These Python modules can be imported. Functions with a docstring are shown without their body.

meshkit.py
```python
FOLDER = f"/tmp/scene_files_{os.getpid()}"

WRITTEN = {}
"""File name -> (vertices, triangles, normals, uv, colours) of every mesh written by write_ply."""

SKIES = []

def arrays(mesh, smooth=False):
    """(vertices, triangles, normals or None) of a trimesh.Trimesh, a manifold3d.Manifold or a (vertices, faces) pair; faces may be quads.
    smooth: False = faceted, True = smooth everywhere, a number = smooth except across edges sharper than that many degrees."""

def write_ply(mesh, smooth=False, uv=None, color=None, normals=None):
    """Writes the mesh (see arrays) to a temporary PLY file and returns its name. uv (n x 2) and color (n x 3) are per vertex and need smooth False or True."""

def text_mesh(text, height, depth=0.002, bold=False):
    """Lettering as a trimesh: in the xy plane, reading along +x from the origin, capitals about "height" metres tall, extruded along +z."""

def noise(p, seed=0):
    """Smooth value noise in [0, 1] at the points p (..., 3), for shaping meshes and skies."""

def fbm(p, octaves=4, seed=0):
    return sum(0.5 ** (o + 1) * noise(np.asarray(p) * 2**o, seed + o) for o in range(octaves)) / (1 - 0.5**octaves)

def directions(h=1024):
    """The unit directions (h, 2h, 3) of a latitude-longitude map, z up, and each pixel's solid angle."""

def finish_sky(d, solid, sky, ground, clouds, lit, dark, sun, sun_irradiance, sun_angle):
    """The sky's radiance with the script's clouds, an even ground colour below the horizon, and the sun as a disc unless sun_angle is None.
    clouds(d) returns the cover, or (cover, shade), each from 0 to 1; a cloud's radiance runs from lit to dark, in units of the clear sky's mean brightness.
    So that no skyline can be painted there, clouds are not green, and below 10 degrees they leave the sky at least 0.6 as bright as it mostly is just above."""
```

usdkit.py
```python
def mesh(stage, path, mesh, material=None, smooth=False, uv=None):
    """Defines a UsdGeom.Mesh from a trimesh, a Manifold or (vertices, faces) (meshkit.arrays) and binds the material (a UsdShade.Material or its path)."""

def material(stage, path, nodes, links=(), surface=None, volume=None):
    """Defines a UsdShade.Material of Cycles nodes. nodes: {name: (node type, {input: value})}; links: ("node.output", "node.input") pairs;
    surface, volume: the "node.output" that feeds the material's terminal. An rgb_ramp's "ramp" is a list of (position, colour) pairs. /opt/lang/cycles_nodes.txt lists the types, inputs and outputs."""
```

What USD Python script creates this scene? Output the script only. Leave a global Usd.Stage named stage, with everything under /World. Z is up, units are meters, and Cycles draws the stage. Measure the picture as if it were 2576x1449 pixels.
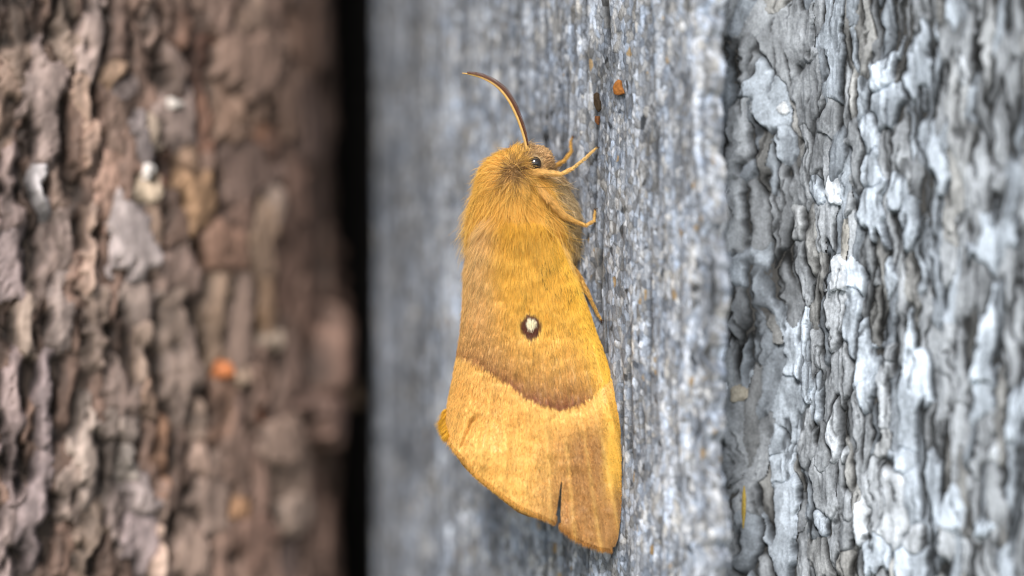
import math
import numpy as np
import trimesh
import manifold3d
import meshkit
import usdkit
from scipy.spatial import cKDTree, Delaunay
from shapely.geometry import Polygon, Point
import shapely
from pxr import Gf, Sdf, Usd, UsdGeom, UsdLux, UsdShade, Vt

stage = Usd.Stage.CreateInMemory()
UsdGeom.SetStageUpAxis(stage, "Z")
UsdGeom.SetStageMetersPerUnit(stage, 1.0)
UsdGeom.Xform.Define(stage, "/World")
UsdGeom.Scope.Define(stage, "/World/Looks")

# ------------------------------------------------------------------ camera
FOCAL, DIST = 100.0, 284.444            # mm; a macro lens 28 cm from the moth
cam = UsdGeom.Camera.Define(stage, "/World/camera")
cam.CreateFocalLengthAttr(FOCAL)
cam.CreateHorizontalApertureAttr(36.0)
cam.CreateVerticalApertureAttr(20.25)
cam.CreateFStopAttr(5.6)
cam.CreateFocusDistanceAttr(DIST / 1000 - 0.0004)
cam.CreateClippingRangeAttr(Gf.Vec2f(0.01, 5000.0))
cam.CreateExposureAttr(1.14)
cam.AddTranslateOp().Set(Gf.Vec3d(0, -DIST / 1000, 0))
cam.AddRotateXOp().Set(90.0)

# ------------------------------------------------------------------ sky and sun (bright overcast)
sun_to = np.array([-0.14, -0.78, 0.62]); sun_to /= np.linalg.norm(sun_to)
SUN_EL, SUN_ROT = math.asin(sun_to[2]), math.atan2(sun_to[0], sun_to[1])
dome = UsdLux.DomeLight.Define(stage, "/World/sky")
sky_mat = usdkit.material(stage, "/World/Looks/sky", {
    "sky": ("sky_texture", {"sky_type": "single_scattering", "sun_disc": False, "sun_elevation": SUN_EL, "sun_rotation": SUN_ROT}),
    "bw": ("rgb_to_bw", {}),
    "cloud": ("mix", {"mix_type": "multiply", "fac": 1.0, "color2": (1.0, 0.985, 0.96)}),
    "mixed": ("mix", {"mix_type": "mix", "fac": 0.62}),
    "bg": ("background_shader", {"strength": 0.10})},
    [("sky.color", "bw.color"), ("bw.val", "cloud.color1"), ("sky.color", "mixed.color1"), ("cloud.color", "mixed.color2"), ("mixed.color", "bg.color")], surface="bg.background")
UsdShade.MaterialBindingAPI.Apply(dome.GetPrim()).Bind(sky_mat)
sun = UsdLux.DistantLight.Define(stage, "/World/sun")
sun.CreateIntensityAttr(0.40)
sun.CreateAngleAttr(16.0)
sun.CreateColorAttr(Gf.Vec3f(1.0, 0.95, 0.88))
sun.GetPrim().CreateAttribute("inputs:normalize", Sdf.ValueTypeNames.Bool).Set(True)
zax = sun_to; xax = np.cross([0, 0, 1.0], zax); xax /= np.linalg.norm(xax); yax = np.cross(zax, xax)
M = Gf.Matrix4d(1.0)
for r, row in enumerate((xax, yax, zax)):
    M.SetRow(r, Gf.Vec4d(*map(float, row), 0.0))
sun.AddTransformOp().Set(M)

# ------------------------------------------------------------------ helpers
rng = np.random.default_rng(7)
K = 102.4 / 2576.0                       # mm at the moth per unit of the measured drawing


def P(u, v, d):
    """measured position -> millimetres in the world (x right, y away, z up); d is how far behind the moth's plane"""
    u, v, d = np.broadcast_arrays(np.asarray(u, float), np.asarray(v, float), np.asarray(d, float))
    f = (DIST + d) / DIST
    return np.stack([(u - 1288.0) * K * f, d, (724.5 - v) * K * f], -1)


def UV(p):
    f = (DIST + p[..., 1]) / DIST
    return 1288.0 + p[..., 0] / (K * f), 724.5 - p[..., 2] / (K * f)


def smooth01(x):
    x = np.clip(x, 0, 1)
    return x * x * (3 - 2 * x)


def fbm(p, octaves=4, seed=0):
    return meshkit.fbm(np.asarray(p, float), octaves, seed)


def lin(c):
    c = np.asarray(c, float) / 255.0
    return np.where(c < 0.04045, c / 12.92, ((c + 0.055) / 1.055) ** 2.4)


def normals_of(v, f):
    n = np.zeros_like(v)
    fn = np.cross(v[f[:, 1]] - v[f[:, 0]], v[f[:, 2]] - v[f[:, 0]])
    for k in range(3):
        for c in range(3):
            n[:, c] += np.bincount(f[:, k], fn[:, c], len(v))
    return n / np.maximum(np.linalg.norm(n, axis=1, keepdims=True), 1e-12)


used = {}


def path_for(parent, name):
    i = used.get((parent, name), -1) + 1
    used[(parent, name)] = i
    return f"{parent}/{name}" + (f"_{i:03d}" if i else "")


def tint_primvar(prim, colors, interp="vertex"):
    UsdGeom.PrimvarsAPI(prim).CreatePrimvar("tint", Sdf.ValueTypeNames.Color3fArray, interp).Set(Vt.Vec3fArray.FromNumpy(np.asarray(colors, np.float32)))


def put(name, v_mm, f, mat, parent="/World", colors=None, smooth=True):
    path = path_for(parent, name)
    v = np.asarray(v_mm, float) / 1000.0
    f = np.asarray(f, np.int64)
    m = UsdGeom.Mesh.Define(stage, path)
    m.CreatePointsAttr(Vt.Vec3fArray.FromNumpy(v.astype(np.float32)))
    m.CreateFaceVertexCountsAttr(Vt.IntArray.FromNumpy(np.full(len(f), f.shape[1], np.int32)))
    m.CreateFaceVertexIndicesAttr(Vt.IntArray.FromNumpy(f.astype(np.int32).ravel()))
    m.CreateSubdivisionSchemeAttr("none")
    if smooth:
        t = f if f.shape[1] == 3 else np.vstack([f[:, [0, 1, 2]], f[:, [0, 2, 3]]])
        m.CreateNormalsAttr(Vt.Vec3fArray.FromNumpy(normals_of(v, t).astype(np.float32)))
        m.SetNormalsInterpolation("vertex")
    if colors is not None:
        tint_primvar(m, np.broadcast_to(colors, v.shape))
    UsdShade.MaterialBindingAPI.Apply(m.GetPrim()).Bind(mat)
    return m.GetPrim()


def put_curves(name, pts_mm, widths_mm, mat, parent, colors):
    """pts (n, k, 3) millimetres, widths (n, k), colours (n, 3): one strand each"""
    n, k, _ = pts_mm.shape
    c = UsdGeom.BasisCurves.Define(stage, path_for(parent, name))
    c.CreateTypeAttr("linear")
    c.CreatePointsAttr(Vt.Vec3fArray.FromNumpy((pts_mm.reshape(-1, 3) / 1000).astype(np.float32)))
    c.CreateCurveVertexCountsAttr(Vt.IntArray.FromNumpy(np.full(n, k, np.int32)))
    c.CreateWidthsAttr(Vt.FloatArray.FromNumpy((widths_mm.ravel() / 1000).astype(np.float32)))
    c.SetWidthsInterpolation("vertex")
    tint_primvar(c, np.repeat(colors, k, axis=0), "vertex")
    UsdShade.MaterialBindingAPI.Apply(c.GetPrim()).Bind(mat)
    return c.GetPrim()


def tag(prim, label=None, category=None, group=None, kind=None):
    for key, val in (("label", label), ("category", category), ("group", group), ("kind", kind)):
        if val:
            prim.SetCustomDataByKey(key, val)
    return prim


def thing(name, label, category, at_mm=(0, 0, 0)):
    x = UsdGeom.Xform.Define(stage, path_for("/World", name))
    return tag(x.GetPrim(), label, category)


def tube(points, radii, sides=10, samples=6, knuckles=False):
    """a round limb through the points: Catmull-Rom, tapering, closed at both ends"""
    p, r = np.asarray(points, float), np.asarray(radii, float)
    pp = np.vstack([2 * p[0] - p[1], p, 2 * p[-1] - p[-2]])
    out, rad = [], []
    for i in range(len(p) - 1):
        a, b, c, d = pp[i:i + 4]
        for t in np.linspace(0, 1, samples, endpoint=False):
            if knuckles:                                             # straight segments, thicker in the middle, a knob at each joint
                out.append(b + (c - b) * t)
                rad.append((r[i] * (1 - t) + r[i + 1] * t) * (0.86 + 0.20 * math.sin(math.pi * t) + 0.22 * (t < 0.01)))
                continue
            out.append(0.5 * ((2 * b) + (c - a) * t + (2 * a - 5 * b + 4 * c - d) * t ** 2 + (3 * b - a - 3 * c + d) * t ** 3))
            rad.append(r[i] * (1 - t) + r[i + 1] * t)
    out.append(p[-1]); rad.append(r[-1])
    out, rad = np.array(out), np.array(rad)
    tan = np.gradient(out, axis=0); tan /= np.linalg.norm(tan, axis=1, keepdims=True)
    ref = np.array([0.3, 1.0, 0.2])
    a = np.cross(tan, ref); a /= np.linalg.norm(a, axis=1, keepdims=True)
    b = np.cross(tan, a)
    ang = np.linspace(0, 2 * np.pi, sides, endpoint=False)
    ring = a[:, None] * np.cos(ang)[None, :, None] + b[:, None] * np.sin(ang)[None, :, None]
    v = (out[:, None] + ring * rad[:, None, None]).reshape(-1, 3)
    i, j = np.meshgrid(np.arange(len(out) - 1), np.arange(sides), indexing="ij")
    j2 = (j + 1) % sides
    q = np.stack([i * sides + j, i * sides + j2, (i + 1) * sides + j2, (i + 1) * sides + j], -1).reshape(-1, 4)
    f = np.vstack([q[:, [0, 1, 2]], q[:, [0, 2, 3]]])
    n = len(v)
    v = np.vstack([v, out[:1], out[-1:]])
    k = np.arange(sides); k2 = (k + 1) % sides; last = (len(out) - 1) * sides
    f = np.vstack([f, np.stack([np.full(sides, n), k2, k], 1), np.stack([np.full(sides, n + 1), last + k, last + k2], 1)])
    return v, f, out, rad


# ------------------------------------------------------------------ materials
def tint_material(name, rough, bump_scale, bump_mm, vary, noise_scale, stretch=(1, 1, 1), spec=0.3, extra=None):
    """colour from the mesh's own tint, broken up by fine noise; a fine grained bump"""
    return usdkit.material(stage, f"/World/Looks/{name}", {
        "tint": ("attribute", {"attribute": "tint"}),
        "geo": ("geometry", {}),
        "map": ("mapping", {"scale": tuple(np.array(stretch, float))}),
        "n1": ("noise_texture", {"scale": noise_scale, "detail": 4.0, "roughness": 0.65}),
        "rng": ("map_range", {"from_min": 0.3, "from_max": 0.7, "to_min": 1 - vary, "to_max": 1 + vary}),
        "mul": ("mix", {"mix_type": "multiply", "fac": 1.0}),
        "n2": ("noise_texture", {"scale": bump_scale, "detail": 3.0, "roughness": 0.6}),
        "bump": ("bump", {"strength": 0.8, "distance": bump_mm / 1000.0}),
        "p": ("principled_bsdf", {"roughness": rough, "specular_ior_level": spec, **(extra or {})})},
        [("geo.position", "map.vector"), ("map.vector", "n1.vector"), ("map.vector", "n2.vector"), ("n1.fac", "rng.value"),
         ("tint.color", "mul.color1"), ("rng.result", "mul.color2"), ("mul.color", "p.base_color"),
         ("n2.fac", "bump.height"), ("bump.normal", "p.normal")], surface="p.BSDF")


M_post = tint_material("weathered_wood", 0.75, 9000, 0.05, 0.28, 6000, (1, 1, 0.5), 0.35)
M_grey = tint_material("grey_bark", 0.8, 7000, 0.06, 0.22, 5000, (1, 1, 0.7), 0.3)
M_brown = tint_material("brown_bark", 0.7, 2500, 0.10, 0.22, 1500, (1, 1, 0.6), 0.35)
M_wing = tint_material("wing_scales", 0.42, 12000, 0.03, 0.10, 9000, (1, 1, 0.35), 0.35, {"sheen_weight": 0.15, "sheen_roughness": 0.4})
M_skin = tint_material("moth_skin", 0.6, 9000, 0.03, 0.15, 7000, (1, 1, 1), 0.3)
M_lichen = tint_material("lichen_crust", 0.8, 9000, 0.06, 0.25, 5000, (1, 1, 1), 0.3)
M_fur = usdkit.material(stage, "/World/Looks/fur", {
    "tint": ("attribute", {"attribute": "tint"}),
    "d": ("principled_bsdf", {"roughness": 0.45, "specular_ior_level": 0.35}),
    "t": ("translucent_bsdf", {}),
    "m": ("mix_closure", {"fac": 0.25})},
    [("tint.color", "d.base_color"), ("tint.color", "t.color"), ("d.BSDF", "m.closure1"), ("t.BSDF", "m.closure2")], surface="m.closure")
M_eye = usdkit.material(stage, "/World/Looks/eye", {
    "p": ("principled_bsdf", {"base_color": (0.012, 0.010, 0.009), "roughness": 0.22, "specular_ior_level": 0.6, "coat_weight": 0.5, "coat_roughness": 0.1})}, surface="p.BSDF")
M_dark = usdkit.material(stage, "/World/Looks/gap_black", {  # near black, so the added board passes for deep shade
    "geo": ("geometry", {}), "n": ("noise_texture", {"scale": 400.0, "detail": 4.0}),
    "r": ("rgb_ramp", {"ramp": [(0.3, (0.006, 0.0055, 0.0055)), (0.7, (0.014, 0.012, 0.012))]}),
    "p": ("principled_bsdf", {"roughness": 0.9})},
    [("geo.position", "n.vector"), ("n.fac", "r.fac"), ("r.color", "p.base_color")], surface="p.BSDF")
M_ground = usdkit.material(stage, "/World/Looks/ground", {
    "geo": ("geometry", {}), "n": ("noise_texture", {"scale": 9.0, "detail": 6.0}),
    "r": ("rgb_ramp", {"ramp": [(0.3, (0.05, 0.07, 0.025)), (0.55, (0.10, 0.11, 0.05)), (0.75, (0.16, 0.13, 0.09))]}),
    "p": ("principled_bsdf", {"roughness": 0.95})},
    [("geo.position", "n.vector"), ("n.fac", "r.fac"), ("r.color", "p.base_color")], surface="p.BSDF")

# ------------------------------------------------------------------ the ground
TOP, FOOT = 620.0, -900.0                # mm, the height of trunks and post round the moth
gx, gy = np.meshgrid(np.r_[-400e3, -30e3, np.linspace(-4e3, 4e3, 41), 30e3, 400e3], np.r_[-400e3, -30e3, np.linspace(-4e3, 4e3, 41), 30e3, 400e3])
gz = FOOT + 2 + 40 * (fbm(np.stack([gx / 500, gy / 500, 0 * gx], -1), 3, 5) - 0.6) * (np.maximum(abs(gx), abs(gy)) < 5e3)


def grid_faces(rows, cols, off=0):
    i, j = np.meshgrid(np.arange(rows - 1), np.arange(cols - 1), indexing="ij")
    return np.stack([i * cols + j, i * cols + j + 1, (i + 1) * cols + j + 1, (i + 1) * cols + j], -1).reshape(-1, 4) + off


tag(put("ground", np.stack([gx, gy, gz], -1).reshape(-1, 3), grid_faces(*gx.shape), M_ground), kind="structure")

# ------------------------------------------------------------------ the weathered grey post (cross section in mm: x right, y away)
TAN = 1.19
FACE0 = (1530.0 - 1288.0) * K            # where the face crosses the moth's plane
FDIR = np.array([-1.0, TAN]) / math.hypot(1, TAN)          # along the face, to the left and away
FNOR = np.array([-TAN, -1.0]) / math.hypot(1, TAN)         # out of the face, towards the camera and left
S_RIGHT = -14.8


def face_curve():
    """the face: flat at the right, bending away from the camera to the left"""
    ss = np.arange(S_RIGHT, 80.0, 0.02)
    th = math.atan(TAN) + np.radians(12) * smooth01(np.clip(ss, 0, None) / 60) * 2
    x = -np.cumsum(np.cos(th)) * 0.02; y = np.cumsum(np.sin(th)) * 0.02
    i0 = np.argmin(np.abs(ss))
    return ss, np.stack([x - x[i0] + FACE0, y - y[i0]], 1)


FACE_S, FACE_P = face_curve()
FACE_U = 1288 + FACE_P[:, 0] / (K * (DIST + FACE_P[:, 1]) / DIST)
S_LEFT = float(FACE_S[np.argmax(FACE_U < 948.0)])


def plane_depth(u):
    return np.interp(-np.asarray(u, float), -FACE_U, FACE_P[:, 1])


def section():
    """points and outward normals round the post: the face in fine steps with rounded corners, the back coarse"""
    s_face = np.concatenate([np.arange(S_RIGHT + 1.6, -5.0, 0.13), np.arange(-5.0, 11.0, 0.085), np.arange(11.0, S_LEFT, 0.16)])
    face = np.stack([np.interp(s_face, FACE_S, FACE_P[:, k]) for k in (0, 1)], 1)

    def turn(p, d, r, total, n):
        """an arc of radius r that leaves p in direction d and turns inwards"""
        inn = np.array([-d[1], d[0]]); inn = inn if inn @ np.array([0.5, 1.0]) > 0 else -inn
        c = p + inn * r
        t = np.linspace(0, total, n + 1)[1:, None]
        return c - inn * r * np.cos(t) + d * r * np.sin(t)

    d1 = face[-1] - face[-2]; d1 /= np.linalg.norm(d1)
    d2 = face[0] - face[1]; d2 /= np.linalg.norm(d2)
    arc = turn(face[-1], d1, 5.0, math.radians(95), 30)
    arc2 = turn(face[0], d2, 1.6, math.radians(105), 16)[::-1]
    back = np.array([(-9.0, 46), (-4, 42), (1, 33), (6, 21), (11, 9.5), (17.2, -3)], float)
    pts = np.vstack([arc2, face, arc, back])
    nxt, prv = np.roll(pts, -1, 0), np.roll(pts, 1, 0)
    t = nxt - prv
    n = np.stack([t[:, 1], -t[:, 0]], 1); n /= np.linalg.norm(n, axis=1, keepdims=True)
    if (n[20:30] @ FNOR).mean() < 0:
        n = -n
    s = np.concatenate([[0], np.cumsum(np.linalg.norm(np.diff(pts, axis=0), axis=1))])
    return pts, n, s - s[len(arc2)] + s_face[0]


def blob(u, v, cu, cv, ru, rv, soft=0.5):
    return smooth01((1.0 - np.hypot((u - cu) / ru, (v - cv) / rv)) / soft)


def build_post():
    pts, nor, s = section()
    fine = np.arange(-34.0, 34.0, 0.105)
    grow = np.cumsum(np.geomspace(0.3, 120, 24)); grow *= 566 / grow[-1]
    up = 34 + grow * (TOP - 34) / 566
    dn = -34 - grow * (34 - 34 - FOOT - 34) / 566
    z = np.concatenate([dn[::-1], fine, up])
    n, m = len(pts), len(z)
    S, Z = np.meshgrid(s, z)
    base = np.concatenate([np.broadcast_to(pts, (m, n, 2)), Z[..., None]], -1)
    # weathering: vertical fibres, crusts of small grains
    rag = (1.1 * (fbm(np.stack([0 * S, Z * 0.12, 0 * S], -1), 4, 61) - 0.55) + 0.6 * (fbm(np.stack([0 * S, Z * 0.6, 0 * S], -1), 3, 62) - 0.5)) * smooth01((S_RIGHT + 4.5 - S) / 4.0) * (S < 30) * 1.8
    base[..., 0] += rag * -FDIR[0]; base[..., 1] += rag * -FDIR[1]
    q = np.stack([S, Z, 0 * S], -1)
    wob = (fbm(q * [0.15, 0.05, 1], 3, 3) - 0.5) * 3.0
    fib = fbm(np.stack([(S + 0.6 * wob) * 1.5, Z * 0.075, 0 * S], -1), 4, 11)
    fib2 = fbm(np.stack([(S + wob) * 0.45, Z * 0.05, 0 * S + 7], -1), 3, 12)
    # grains: jittered cells stretched along the fibres
    def cells(sx, sz, seed):
        r = np.random.default_rng(seed)
        cnt = int(90 / sx * 72 / sz)
        c = np.stack([r.uniform(-20, 70, cnt), r.uniform(-36, 36, cnt)], 1) / [sx, sz]
        w = q[..., :2] + 0.35 * sx * (np.stack([meshkit.noise(q * 3.1, seed), meshkit.noise(q * 3.1 + 9, seed + 1)], -1) - 0.5)
        d, i = cKDTree(c).query((w / [sx, sz]).reshape(-1, 2), 2)
        return d.reshape(m, n, 2), i[:, 0].reshape(m, n), r.random((cnt, 4))
    d1, i1, c1 = cells(0.42, 0.75, 21)
    d2, i2, c2 = cells(1.1, 2.6, 22)
    e1 = np.clip((d1[..., 1] - d1[..., 0]) * 1.6, 0, 1)
    e2 = np.clip((d2[..., 1] - d2[..., 0]) * 1.8, 0, 1)
    near = (np.abs(Z) < 36)
    front = smooth01((S - (S_RIGHT + 0.2)) / 0.6) * smooth01((S_LEFT + 3 - S) / 2)
    h = 0.42 * (fib - 0.5) + 0.55 * (fib2 - 0.5) + 0.22 * (c1[i1, 0] - 0.35) * e1 + 0.10 * e2 * (c2[i2, 0] - 0.3)
    crack = smooth01((0.33 - fib) / 0.10)
    h -= 0.28 * crack
    h *= np.where(near, 1.0, 0.8)
    V = base + np.concatenate([(h * 1.0)[..., None] * nor[None], np.zeros((m, n, 1))], -1)
    # colour
    u, v = UV(V)
    tone = 0.275 + 0.30 * (fib2 - 0.5) + 0.34 * (fib - 0.48)
    tone = tone * (0.50 + 1.02 * c1[i1, 1]) * (0.75 + 0.5 * c2[i2, 1])
    blot = fbm(q * [0.42, 0.16, 1] + 31, 3, 63)
    tone = tone * (1 + smooth01((1330 - u) / 200) * (-0.10 + 1.0 * (blot - 0.5)))  # left part: blotches, plus a little shade painted in as darker tone
    white = (c1[i1, 2] > 0.90) * e1
    tone = tone + white * 0.24
    big_white = (c2[i2, 2] > 0.95) * smooth01(e2 * 2)
    tone = tone + big_white * 0.16
    edge = smooth01((u - 1600) / 140)                               # paler towards the near edge
    tone = tone * (1 + 0.30 * edge) + edge * (c2[i2, 3] > 0.92) * 0.22 * smooth01(e2 * 2) + edge * (c1[i1, 0] > 0.975) * 0.4
    for cu, cv, ru, rv, a in ((1492, 55, 34, 80, 0.42), (1365, 90, 26, 190, 0.14), (1352, 330, 14, 200, 0.10), (1560, 330, 46, 90, 0.08), (1545, 160, 40, 120, 0.06),
                              (1730, 160, 10, 90, 0.22), (1735, 120, 16, 40, 0.12), (1752, 1180, 14, 260, 0.20), (1745, 1390, 18, 70, 0.35), (1728, 850, 14, 130, 0.22), (1690, 700, 40, 300, 0.10),
                              (1783, 372, 15, 18, 0.6), (1770, 290, 12, 20, 0.4), (1765, 860, 12, 30, 0.3), (1600, 640, 14, 26, 0.2), (1583, 560, 16, 50, 0.15), (1620, 900, 40, 120, 0.08), (1100, 220, 90, 200, 0.06)):
        tone = tone + a * blob(u, v, cu, cv, ru, rv, 0.9) * (0.35 + 0.65 * c1[i1, 3]) * (0.5 + 0.5 * e1)
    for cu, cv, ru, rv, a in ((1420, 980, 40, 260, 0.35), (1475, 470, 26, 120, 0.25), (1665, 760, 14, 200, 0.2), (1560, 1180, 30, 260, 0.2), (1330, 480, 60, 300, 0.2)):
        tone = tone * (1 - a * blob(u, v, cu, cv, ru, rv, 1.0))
    tone = tone * (1 - 0.55 * crack) * (0.72 + 0.28 * smooth01(e1 * 2.2))
    tone = np.clip(tone, 0.025, 0.88)
    hue = c1[i1, 3] * 0.6 + 0.4 * c2[i2, 0]
    cool, neutral, warm = np.array([0.84, 0.97, 1.20]), np.array([0.95, 0.985, 1.07]), np.array([1.10, 1.0, 0.86])
    hz = np.clip(hue, 0, 1)[..., None]
    tintc = np.where(hz < 0.5, cool + (neutral - cool) * hz * 2, neutral + (warm - neutral) * np.clip((hz - 0.55) * 1.7, 0, 1))
    col = tone[..., None] * tintc * np.array([0.87, 0.90, 0.945])
    ochre = ((c1[i1, 3] > 0.985) & (c1[i1, 2] < 0.5)) * smooth01(e1 * 3)
    col = col * (1 - ochre[..., None] * 0.8) + ochre[..., None] * 0.8 * np.array([0.30, 0.19, 0.07])
    dark = ((c1[i1, 2] < 0.02)) * smooth01(e1 * 3)
    col = col * (1 - 0.8 * dark[..., None])
    # wrap the columns round
    V = V.reshape(-1, 3)
    i, j = np.meshgrid(np.arange(m - 1), np.arange(n), indexing="ij")
    j2 = (j + 1) % n
    F = np.stack([i * n + j, (i + 1) * n + j, (i + 1) * n + j2, i * n + j2], -1).reshape(-1, 4)
    cap = len(V)
    V = np.vstack([V, [[2, 30, TOP], [2, 30, FOOT]]])
    k = np.arange(n); k2 = (k + 1) % n
    F = np.vstack([np.vstack([F[:, [0, 1, 2]], F[:, [0, 2, 3]]]), np.stack([(m - 1) * n + k, np.full(n, cap), (m - 1) * n + k2], 1), np.stack([k, k2, np.full(n, cap + 1)], 1)])
    nn = normals_of(V, F)
    a = (m // 2) * n + 20
    if nn[a, :2] @ FNOR < 0:
        F = F[:, ::-1]
    col = np.vstack([col.reshape(-1, 3), [[0.2, 0.2, 0.2]] * 2])
    p = put("wooden_post", V, F, M_post, colors=col)
    tag(p, "weathered blue grey wooden post with fine vertical grain that the moth clings to", "post")


build_post()

# ------------------------------------------------------------------ an added board, put in to keep the gap black
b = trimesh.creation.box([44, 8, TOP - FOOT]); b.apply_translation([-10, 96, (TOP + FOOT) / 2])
put_b = put("added_gap_board", b.vertices, b.faces, M_dark, smooth=False)
tag(put_b, "added black board that keeps the gap between brown trunk and grey post dark", "board")


# ------------------------------------------------------------------ bark: a round core and separate plates on it
class Trunk:
    def __init__(self, cx, cy, r, swell=None):
        self.c, self.r, self.swell = np.array([cx, cy]), r, swell

    def hit(self, u):
        """angle at which the sight line at u meets the near side (nan beside the trunk)"""
        x = (np.asarray(u, float) - 1288) * K
        d = np.stack([x / DIST, np.ones_like(x)], -1)                 # per mm of depth, from the eye (0, -DIST)
        o = np.array([0, -DIST]) - self.c
        a, bq, cq = (d ** 2).sum(-1), (d * o).sum(-1), o @ o - self.r ** 2
        disc = bq ** 2 - a * cq
        t = (-bq - np.sqrt(np.maximum(disc, 0))) / a
        h = o + d * t[..., None]
        return np.where(disc >= 0, np.arctan2(h[..., 0], -h[..., 1]), np.nan)

    def at(self, phi, z, h):
        n = np.stack([np.sin(phi), -np.cos(phi)], -1)
        if self.swell:                                               # a low rib along the trunk
            p0, p1, amount = self.swell
            h = h + amount * smooth01((p0 - phi) / (p0 - p1)) * smooth01((phi - p1 + 0.25) / 0.1)
        return np.concatenate([self.c + n * (self.r + h)[..., None], z[..., None]], -1)


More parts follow.
